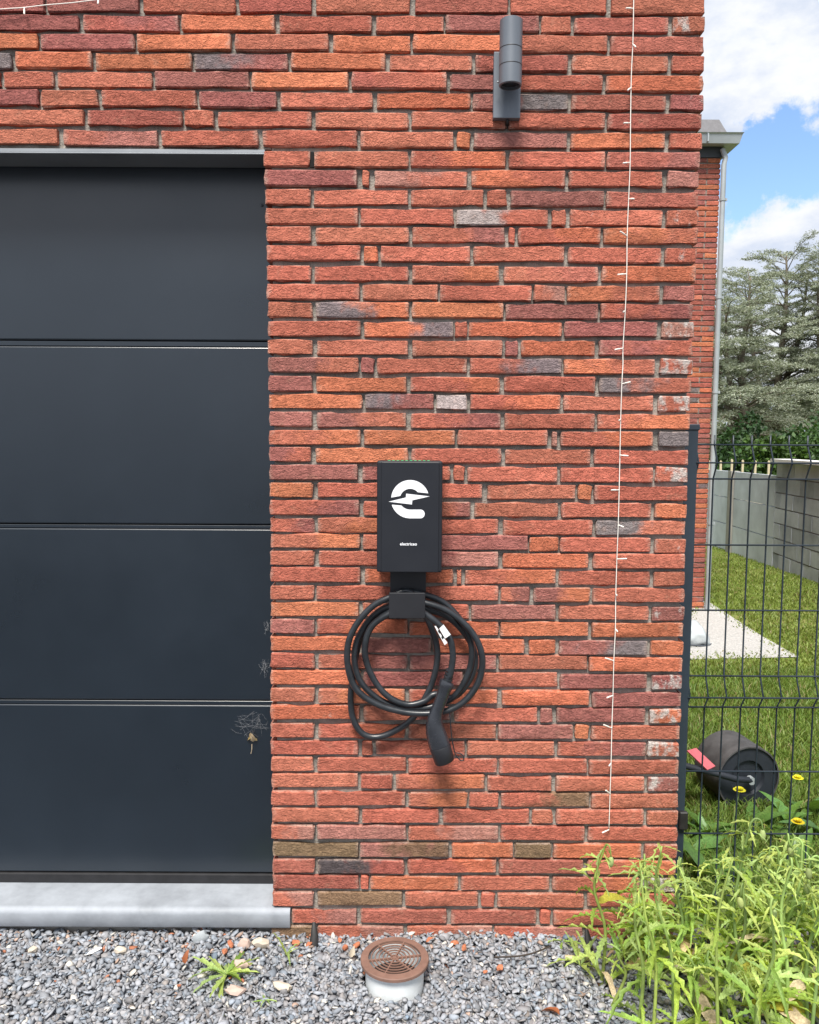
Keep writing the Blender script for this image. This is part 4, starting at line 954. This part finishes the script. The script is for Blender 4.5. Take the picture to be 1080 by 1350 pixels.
# ------------------------------------------------------------------ grass
def in_poly(x, y, poly):
    ins = np.zeros(len(x), bool); n = len(poly); j = n-1
    for i in range(n):
        xi, yi = poly[i]; xj, yj = poly[j]
        cnd = ((yi > y) != (yj > y)) & (x < (xj-xi)*(y-yi)/(yj-yi+1e-12)+xi); ins ^= cnd; j = i
    return ins
def grass(n, y0, y1, hmin, hmax, wid, pw_=1.0, cols=((.085, .165, .028), (.165, .240, .052))):
    u = NP.random(n)**pw_; y = y0+(y1-y0)*u; d = y+DIST
    xa = np.where(NP.random(n) < .16, .76, d*.31-.15); xb = d*.60+.25+(NP.random(n) < .2)*1.6; x = xa+(xb-xa)*NP.random(n); x = np.maximum(x, np.where(y < 5.2, .70+NP.random(n)*.02, x))
    keep = ~in_poly(x+NP.normal(size=n)*.06, y+NP.normal(size=n)*.11, path_poly); x, y = x[keep], y[keep]; n = len(x)
    z = -.06-.03*np.maximum(0, y-.2)-.004
    h = NP.uniform(hmin, hmax, n)*(1+.35*np.sin(x*5.1+y*3.7)*np.sin(x*2.3-y*4.1)); a = NP.uniform(0, 2*np.pi, n); w = wid*NP.uniform(.6, 1.3, n)
    le = h*NP.uniform(.15, .9, n); b = NP.uniform(0, 2*np.pi, n)
    dx, dy = np.cos(a)*w/2, np.sin(a)*w/2
    V = np.stack([np.stack([x-dx, y-dy, z], 1), np.stack([x+dx, y+dy, z], 1), np.stack([x+dx*.8+np.cos(b)*le*.35, y+dy*.8+np.sin(b)*le*.35, z+h*.62], 1), np.stack([x-dx*.8+np.cos(b)*le*.35, y-dy*.8+np.sin(b)*le*.35, z+h*.62], 1),
                  np.stack([x+np.cos(b)*le, y+np.sin(b)*le, z+h*.95], 1)], 1).reshape(-1, 3)
    base = np.arange(n)*5
    F = np.stack([base, base+1, base+2, base, base+2, base+3, base+3, base+2, base+4], 1).ravel()
    m_ = NP.random(n)[:, None]; pt_ = .5+.5*np.sin(x*2.1+1)*np.sin(y*1.7+.5)
    c = (np.array(cols[0])*(1-m_)+np.array(cols[1])*m_)*NP.uniform(.75, 1.25, n)[:, None]
    dry = (NP.random(n) < .05+.06*pt_)[:, None]; c = np.where(dry, np.array([.24, .21, .09])*NP.uniform(.8, 1.2, n)[:, None], c)
    o = raw_mesh('grass', V, F, 3, np.repeat(c, 5, axis=0), M['grass']); return tag(o, 'short green lawn grass behind the wire fence', 'grass', kind='stuff')
grass(78000, .18, 3.2, .022, .062, .0058, 1.3, ((.10, .185, .030), (.20, .275, .060)))
g2 = grass(104000, 3.0, 14, .018, .042, .011, 1.25, ((.135, .205, .036), (.245, .300, .075))); g2['label'] = 'far lawn grass between the path and the concrete walls'

# ------------------------------------------------------------------ plants: leaf meshes
def leaf_mesh(name, ln, w, lobes, droop, seed, matr, tooth=.5, fold=.25):
    r = random.Random(seed); bm = B(); n = lobes*2+2; mid, l_, rt = [], [], []
    for i in range(n+1):
        u = i/n; prof = math.sin(math.pi*min(1, u**.75))**.8 if 0 < u < 1 else 0
        k = 1.0 if i % 2 else (1-tooth)
        ww = w*.5*prof*k*r.uniform(.85, 1.15)
        z = -droop*ln*u*u; x = ln*u*(1-.25*abs(droop)*u)
        sw = .03*ln*math.sin(u*3+seed)
        fw = (.10*ln if (i % 2 and tooth > .2) else 0)*prof
        mid.append(bm.verts.new((x, sw, z))); l_.append(bm.verts.new((x+fw, sw+ww, z+ww*fold+r.uniform(-.03, .03)*w))); rt.append(bm.verts.new((x+fw, sw-ww, z+ww*fold+r.uniform(-.03, .03)*w)))
    for i in range(n):
        for s in (l_, rt):
            try: bm.faces.new((mid[i], mid[i+1], s[i+1], s[i]) if s is rt else (mid[i], s[i], s[i+1], mid[i+1]))
            except ValueError: pass
    me = bpy.data.meshes.new(name); bm.normal_update(); bm.to_mesh(me); bm.free(); me.polygons.foreach_set('use_smooth', [True]*len(me.polygons)); me.materials.append(matr); return me
LV = [leaf_mesh('leaf', 1, (.19, .13, .17)[i % 3], (5, 4, 6)[i % 3], .15+.13*i, 100+i, M['leaf'] if i % 3 else M['leaf_pale'], (.5, .22, .38)[i % 3]) for i in range(9)]
LVP = [leaf_mesh('leaf', 1, .15, 3, .2+.25*i, 140+i, M['leaf_pale'], .35) for i in range(4)]
LVD = [leaf_mesh('leaf', 1, .30, 3, .95, 155, M['dryleaf'], .2)]
LVY = [leaf_mesh('leaf', 1, .36, 3, .75, 150, M['leaf_yellow'], .2)]
def bud_mesh():
    bm = B(); lathe(bm, [(.0005, -.5), (.22, -.44), (.36, -.2), (.40, .05), (.33, .3), (.18, .46), (.0005, .5)], 10)
    me = bpy.data.meshes.new('bud'); bm.normal_update(); bm.to_mesh(me); bm.free(); me.polygons.foreach_set('use_smooth', [True]*len(me.polygons)); me.materials.append(M['bud']); return me
BUD = bud_mesh()
def add_leaf(par, me, p, az, el, ln, roll=0.):
    o = bpy.data.objects.new('leaf', me); COL.objects.link(o); o.parent = par; o.location = p; o.rotation_euler = Euler((roll, -el, az), 'XYZ'); o.scale = (ln, ln, ln); return o
def poppy(base, tip, seed, label, group=None, hook=True, nl=13, bend=.0, scale=1.0, yellow=0):
    """base, tip: world points of the stem's foot and head"""
    r = random.Random(seed); base = Vector(base); tip = Vector(tip)
    t = empty('poppy_plant', base, label=label, cat='plant', group=group); T = tip-base
    ctrl = [Vector((0, 0, -.02)), T*.33+Vector((r.uniform(-.03, .03)+bend, r.uniform(-.03, .03), .03)), T*.68+Vector((r.uniform(-.025, .025)+bend*.6, r.uniform(-.02, .02), .02)), T]
    hk = []
    if hook:
        a = r.uniform(0, 6.28); hd = Vector((math.cos(a), math.sin(a)*.6, 0))
        hk = [T+hd*.010+Vector((0, 0, .012)), T+hd*.024+Vector((0, 0, .008)), T+hd*.030+Vector((0, 0, -.016))]
    pth = cr_path(ctrl, 5); s_ = B(); tube(s_, pth+(cr_path([pth[-1]]+hk, 3)[1:] if hook else []), lambda u: (.0030*(1-u)+.0017)*scale, 7); obj('stem', s_, M['stem'], t, smooth=180)
    if hook:
        bo = bpy.data.objects.new('bud', BUD); COL.objects.link(bo); bo.parent = t; bo.location = hk[-1]+Vector((0, 0, -.012)); bo.scale = (.019*scale, .019*scale, .027*scale); bo.rotation_euler = (r.uniform(-.3, .3), r.uniform(-.3, .3), 0)
    for i in range(nl):
        u = .04+.93*(i+r.random()*.6)/nl; k = u*(len(pth)-1); p = pth[int(k)].lerp(pth[min(int(k)+1, len(pth)-1)], k-int(k))
        ln = (.088*(1-u)**.7+.034)*r.uniform(.5, 1.3)*scale
        me = LVY[0] if yellow and i in yellow_idx(yellow, nl) else (r.choice(LV) if u < .66 else r.choice(LVP))
        if u < .3 and r.random() < .14: me = LVD[0]
        add_leaf(t, me, p, i*2.4+r.uniform(-.6, .6), r.uniform(.2, 1.0)-(.1 if u > .8 else 0), ln, r.uniform(-.5, .5))
    for k in range(5):                                       # the limp tuft under the head
        add_leaf(t, r.choice(LVP), pth[-1-(k % 3)], k*1.26+r.uniform(-.3, .3), r.uniform(-.5, .5), r.uniform(.035, .065)*scale, r.uniform(-.5, .5))
    return t
def yellow_idx(k, nl): return {1: (nl//2+1,), 2: (1, 2)}.get(k, ())
GZ = 0.0
def pz_(px, py, Y): return P(px, py, Y)
named = [((792, 1300), (797, 1118), -.20, 'leftmost tall poppy plant with a drooping bud and yellowing leaf, against the bricks', 16, 1),
         ((850, 1310), (850, 1135), -.13, 'poppy plant with upright bud in front of the lowest bricks near the fence post', 14, 0),
         ((880, 1290), (896, 1140), -.16, 'poppy plant with a curved bare stem just in front of the fence post', 12, 0),
         ((985, 1330), (990, 1085), -.22, 'tallest poppy plant, its feathery top in front of the wire fence', 16, 0),
         ((1050, 1340), (1040, 1108), -.18, 'poppy plant with a hanging bud on an arched stem, near the right edge', 14, 0),
         ((1010, 1345), (1016, 1195), -.52, 'front poppy plant with large grey-green leaves at the lower right', 16, 0)]
for i, (bp_, tp_, Y, lab, nl, yl) in enumerate(named):
    a = P(tp_[0], tp_[1], Y); b0 = P(bp_[0], bp_[1], Y); poppy((b0.x, Y, GZ), a, 300+i, lab, nl=nl+9, yellow=yl)
rp = random.Random(77)
glab = 'bushy light-green poppy plant in the clump at the brick corner'
for i in range(44):
    f = i/44; px_ = 805+rp.random()**.80*320; Y = rp.uniform(-.46, -.06) if px_ > 880 else rp.uniform(-.40, -.08)
    ty = rp.uniform(1120, 1290) if rp.random() < .40 else rp.uniform(1085, 1175) if px_ > 850 else rp.uniform(1190, 1320)
    a = P(px_, ty, Y); 
    if a.z < .12: a.z = rp.uniform(.12, .24)
    poppy((a.x+rp.uniform(-.08, .06), Y+rp.uniform(-.04, .04), GZ), a, 400+i, glab, 'poppy plants at the brick corner', hook=rp.random() < .6, nl=rp.choice((12, 15, 18)), yellow=2 if rp.random() < .13 else 0)
for i in range(10):
    px_ = rp.uniform(865, 1120); Y = rp.uniform(-.42, -.02); ty = rp.uniform(1250, 1330); a = P(px_, ty, Y); a.z = max(a.z, rp.uniform(.08, .16))
    poppy((a.x+rp.uniform(-.05, .05), Y, GZ), a, 500+i, glab, 'poppy plants at the brick corner', hook=False, nl=13, scale=1.15)
# broad-leaved weeds and dandelions behind the fence
DL = [leaf_mesh('leaf', 1, .36, 5, .2+.15*i, 170+i, M['dock'], .06, .35) for i in range(5)]
glab = 'broad-leaved dock plant growing in the grass just behind the wire fence'
for i, (px_, py_) in enumerate(((925, 1100), (955, 1120), (1000, 1095), (1035, 1090), (1068, 1075), (935, 1160), (985, 1170), (1045, 1150), (1085, 1110), (912, 1130))):
    q = gpt(px_, py_); t = empty('dock_plant', (q.x, max(q.y, .36), gz(0, max(q.y, .36))), label=glab, cat='plant', group='dock plants behind the fence')
    for k in range(9): add_leaf(t, rng.choice(DL), (rng.uniform(-.02, .02), rng.uniform(-.02, .02), 0), k*2.4+rng.uniform(-.4, .4), rng.uniform(.35, 1.25), rng.uniform(.08, .19), rng.uniform(-.3, .3))
for i, (px_, py_, Y, lab) in enumerate(((975, 1042, .55, 'yellow dandelion in front of the garden roller'), (1052, 1026, .9, 'yellow dandelion in the grass right of the garden roller'), (1052, 1084, .40, 'small yellow dandelion low behind the fence near the right edge'))):
    q = P(px_, py_, Y); g_ = gz(0, Y); t = empty('dandelion', (q.x, Y, g_), label=lab, cat='flower'); hh = q.z-g_
    s_ = B(); tube(s_, cr_path([Vector((-.03, 0, 0)), Vector((-.02, 0, hh*.5)), Vector((0, 0, hh))], 4), .0025, 6); obj('stem', s_, M['stem'], t, smooth=180)
    s_ = B()
    for ring_, n_p, rl, tilt in ((0, 16, .021, .1), (1, 12, .016, .6), (2, 8, .010, 1.0)):
        for k in range(n_p):
            a = 2*math.pi*k/n_p+ring_*.2; d = Vector((math.cos(a)*math.cos(tilt), math.sin(a)*math.cos(tilt), math.sin(tilt))); sd_ = Vector((-math.sin(a), math.cos(a), 0))*.0035
            c0 = Vector((0, 0, hh)); s_.faces.new([s_.verts.new(c0-sd_*.5), s_.verts.new(c0+sd_*.5), s_.verts.new(c0+d*rl+sd_), s_.verts.new(c0+d*rl-sd_)])
    hd_ = obj('flower_head', s_, M['dandelion'], t)
# little weeds in the gravel
def rosette(px, py, seed, label, n, ln, up_=(.1, .7), group=None):
    q = GND(px, py, .004); r = random.Random(seed); t = empty('weed', q, label=label, cat='weed', group=group)
    for k in range(n): add_leaf(t, r.choice(LVP+[LV[1], LV[4]]), (0, 0, .004), k*2.4+r.uniform(-.5, .5), r.uniform(*up_), ln*r.uniform(.6, 1.15), r.uniform(-.4, .4))
rosette(298, 1287, 1, 'bright green rosette weed in the gravel below the sill', 20, .10)
rosette(378, 1262, 2, 'thin sprig of weed in the gravel beside the black plastic tube', 5, .07, (.7, 1.3))
rosette(350, 1321, 3, 'tiny green weed low in the gravel near the bottom of the photo', 6, .035)
rosette(765, 1275, 4, 'small weed at the foot of the bricks, left of the poppies', 7, .09, (.4, 1.2))
rosette(742, 1243, 5, 'flat pale weed creeping along the wall foot right of the vent', 6, .07, (.0, .4))

# ------------------------------------------------------------------ gravel
def chips(n, x0, x1, y0, y1, smin, smax, zc_, zj, seed, name='gravel', label='grey crushed gravel in front of the wall'):
    r = np.random.default_rng(seed)
    bm = bmesh.new(); bmesh.ops.create_icosphere(bm, subdivisions=1, radius=1.1); bv = np.array([v.co for v in bm.verts]); bf = np.array([[v.index for v in f.verts] for f in bm.faces]); bm.free()
    x = r.uniform(x0, x1, n); y = r.uniform(y0, y1, n)
    dd = np.hypot(x-vt.location.x, y-vt.location.y); keep = dd > VR*.86+.006
    x, y = x[keep], y[keep]; n = len(x)
    s = r.uniform(smin, smax, n)*np.where(r.random(n) < .12, 1.35, 1)
    sc = np.stack([s*r.uniform(.75, 1.5, n), s*r.uniform(.6, 1.0, n), s*r.uniform(.22, .48, n)], 1)
    V = bv[None]*(1+r.uniform(-.38, .38, (n, len(bv), 1)))*sc[:, None, :]
    a, b, c = r.uniform(0, 6.28, n), r.normal(0, .55, n), r.normal(0, .55, n)
    def rot(ax_, th):
        c_, s_ = np.cos(th), np.sin(th); o_ = np.zeros_like(c_); i_ = np.ones_like(c_)
        mats = {'x': [[i_, o_, o_], [o_, c_, -s_], [o_, s_, c_]], 'y': [[c_, o_, s_], [o_, i_, o_], [-s_, o_, c_]], 'z': [[c_, -s_, o_], [s_, c_, o_], [o_, o_, i_]]}[ax_]
        return np.stack([np.stack(rw, -1) for rw in mats], -2)
    RM = rot('z', a) @ rot('x', b) @ rot('y', c)
    V = np.einsum('nij,nvj->nvi', RM, V)
    rise = np.clip((y+.05)/.1, 0, 1)*.012 + .006*np.sin(x*9)*np.sin(y*13+1)
    V += np.stack([x, y, zc_+r.uniform(-zj, zj, n)+rise], 1)[:, None]
    g = r.uniform(.17, .36, n); t_ = r.normal(0, .012, n)
    col = np.stack([g*.94+t_, g*.985, g*1.075-t_], 1)
    warm = r.random(n); near = np.clip((y+.10)/.12, 0, 1)
    w1 = warm < .004+.08*near; col[w1] = np.array([.36, .26, .21])*r.uniform(.7, 1.3, (w1.sum(), 1))
    w2 = (warm > .997-.03*near); col[w2] = np.array([.40, .16, .09])*r.uniform(.7, 1.1, (w2.sum(), 1))
    w3 = (warm > .5) & (warm < .53); col[w3] = np.array([.52, .50, .46])*r.uniform(.85, 1.15, (w3.sum(), 1))
    nv = len(bv); F = (bf[None]+(np.arange(n)*nv)[:, None, None]).ravel()
    o = raw_mesh(name, V.reshape(-1, 3), F, 3, np.repeat(np.clip(col, .02, .8), nv, axis=0), M['chips']); return tag(o, label, 'gravel', kind='stuff')
chips(27000, -1.15, 1.25, -.62, .012, .0052, .0094, -.004, .009, 5)
chips(10000, -1.15, 1.25, -.62, .012, .0075, .0120, -.014, .006, 6, label='lower layer of grey crushed gravel')
chips(9000, -3.2, 3.2, -1.72, -.60, .010, .017, -.010, .008, 7, label='grey crushed gravel of the drive, nearer the camera')
chips(5000, 1.25, 3.2, -.62, .15, .010, .015, -.02, .01, 9, label='grey crushed gravel to the right of the poppies')
chips(6000, -3.2, -1.15, -.62, .012, .009, .014, -.008, .008, 10, label='grey crushed gravel left along the sill')

# loose stones, shards, leaves
def stone(px, py, sx, sy, sz, m_, label, seed, name='stone', cat='stone', rz=0., group=None):
    q = GND(px, py, .006); bm = B(); bmesh.ops.create_icosphere(bm, subdivisions=2, radius=1); r = random.Random(seed); of = Vector((r.uniform(0, 50), r.uniform(0, 50), 0))
    for v in bm.verts:
        n = noise.noise(v.co*1.3+of)*.45+noise.noise(v.co*3+of)*.15; v.co *= 1+n; v.co = Vector((v.co.x*sx, v.co.y*sy, v.co.z*sz))
    o = obj(name, bm, m_, None, smooth=28); o.location = q+Vector((0, 0, sz*.4)); o.rotation_euler = (r.uniform(-.3, .3), r.uniform(-.3, .3), rz); return tag(o, label, cat, group)
stone(43, 1254, .013, .010, .009, M['cream'], 'cream stone in the gravel below the left end of the sill', 1)
stone(124, 1254, .022, .010, .004, M['tagwhite'], 'flat white tile chip lying in the gravel', 2, rz=.5)
stone(159, 1255, .017, .011, .010, M['cream'], 'beige stone in the gravel right of the flat white chip', 3)
stone(265, 1240, .023, .009, .020, M['greystone'], 'pale grey wedge-shaped stone leaning under the sill', 4, rz=.3)
stone(343, 1246, .024, .012, .015, M['cream'], 'largest pale stone, near the right end of the sill', 5)
stone(322, 1247, .016, .010, .015, M['pinkstone'], 'pinkish stone left of the largest pale stone under the sill', 6)
stone(317, 1276, .021, .013, .016, M['pinkstone'], 'pinkish rough stone behind the rosette weed', 7)
stone(310, 1308, .026, .012, .011, M['pinkstone'], 'flat pink-white stone in front of the rosette weed', 8)
stone(372, 1303, .026, .011, .011, M['cream'], 'long whitish stone in the gravel below the black plastic tube', 9)
for i, (px_, py_, s) in enumerate(((296, 1256, .013), (304, 1246, .013), (390, 1245, .015), (407, 1246, .010), (455, 1251, .014), (470, 1247, .011), (600, 1244, .012), (659, 1277, .012), (612, 1250, .011), (566, 1240, .010), (448, 1240, .009), (640, 1282, .007), (236, 1300, .006), (75, 1293, .006))):
    stone(px_, py_, s, s*.6, s*.55, M['shard'], 'small orange-red brick shard lying in the gravel near the wall', 20+i, 'brick_shard', 'shard', rng.uniform(0, 3), 'brick shards in the gravel')
def loose_leaf(px, py, Y, ln, m_, label, rot, wall_=False):
    me = leaf_mesh('leaf_blade', ln, ln*.5, 3, .4, int(px), m_, .12, .7); o = link('dry_leaf', me); o.location = P(px, py, Y) if wall_ else GND(px, py, .015); o.rotation_euler = rot; return tag(o, label, 'leaf')
loose_leaf(243, 1270, 0, .035, M['rustleaf'], 'rust-brown dead leaf standing in the gravel below the sill', (R(70), R(-80), 0))
loose_leaf(462, 1262, 0, .030, M['dryleaf'], 'tan dead leaf on the gravel left of the vent grille', (R(60), R(-70), .4))
loose_leaf(738, 1338, 0, .05, M['rustleaf'], 'brown dead leaf on the gravel left of the poppies', (.3, -.2, 2.5))
# dead leaf caught in a cobweb on the garage door
q = P(332, 968, DY-.012); dl = empty('dead_leaf', q, label='crumpled tan dead leaf caught in a cobweb on the garage door', cat='leaf')
for k, (me_, lo_, ro_, sc_) in enumerate(((LVY[0], (0, 0, 0), (R(85), R(75), 0), .050), (LVY[0], (-.003, -.003, .006), (R(100), R(84), .9), .044), (LVY[0], (.003, -.004, .003), (R(60), R(96), -.9), .046))):
    me2 = me_.copy(); me2.materials.clear(); me2.materials.append(M['dryleaf']); o = bpy.data.objects.new('blade', me2); COL.objects.link(o); o.parent = dl; o.location = lo_; o.rotation_euler = ro_; o.scale = (sc_,)*3
s_ = B(); tube(s_, [Vector((0, 0, -.03)), Vector((.0, -.002, -.045)), Vector((-.003, 0, -.058))], .0011, 5); obj('stalk', s_, M['dryleaf'], dl)
def cobweb(cx_, cy_, rx, ry, n, seed, label):
    r = random.Random(seed); s_ = B()
    for i in range(n):
        a = r.uniform(0, 6.28); p0 = P(cx_+r.gauss(0, rx*.5), cy_+r.gauss(0, ry*.5), DY-.006); p1 = P(min(356, cx_+math.cos(a)*rx+r.gauss(0, 2)), cy_+math.sin(a)*ry, DY-.003); md = p0.lerp(p1, .5)+Vector((0, 0, -.004))
        tube(s_, [p0, md, p1], r.uniform(.00005, .00013), 3, cap=False)
    tag(obj('cobweb', s_, M['web']), label, 'cobweb')
cobweb(332, 956, 20, 18, 26, 1, 'grey cobweb around the dead leaf on the garage door')
cobweb(349, 882, 6, 13, 18, 2, 'small cobweb at the door edge, above the dead leaf')
cobweb(352, 828, 4, 10, 10, 3, 'thin cobweb high at the door edge beside the bricks')
# black plastic bits and a twig
def plastic(px, py, label, seed, tz=.062):
    q = GND(px, py, -.01); s_ = B(); tube(s_, [q, q+Vector((.002, .012, tz*.55)), q+Vector((-.001, .028, tz))], [.014, .011, .005], 10, cap=False, flat=.6); tube(s_, [q+Vector((0, -.002, .001)), q+Vector((.001, .006, tz*.4))], [.010, .007], 8, flat=.5)
    tag(obj('plastic_tube', s_, M['black'], smooth=60), label, 'tube')
plastic(413, 1252, 'black plastic tube end sticking out of the gravel right of the sill', 1)
plastic(776, 1262, 'black plastic tube end in the gravel beside the poppies', 2)
s_ = B(); tube(s_, cr_path([GND(652, 1262, .022), GND(680, 1261, .022), GND(702, 1257, .024), GND(727, 1247, .026)], 4), .0022, 6); tag(obj('twig', s_, M['twig'], smooth=180), 'thin dark twig lying on the gravel right of the vent', 'twig')
s_ = B(); tube(s_, [GND(745, 1262, .02), GND(778, 1264, .02)], .006, 8); tag(obj('stick', s_, M['straw'], smooth=180), 'pale straw-coloured stick lying beside the poppies', 'stick')
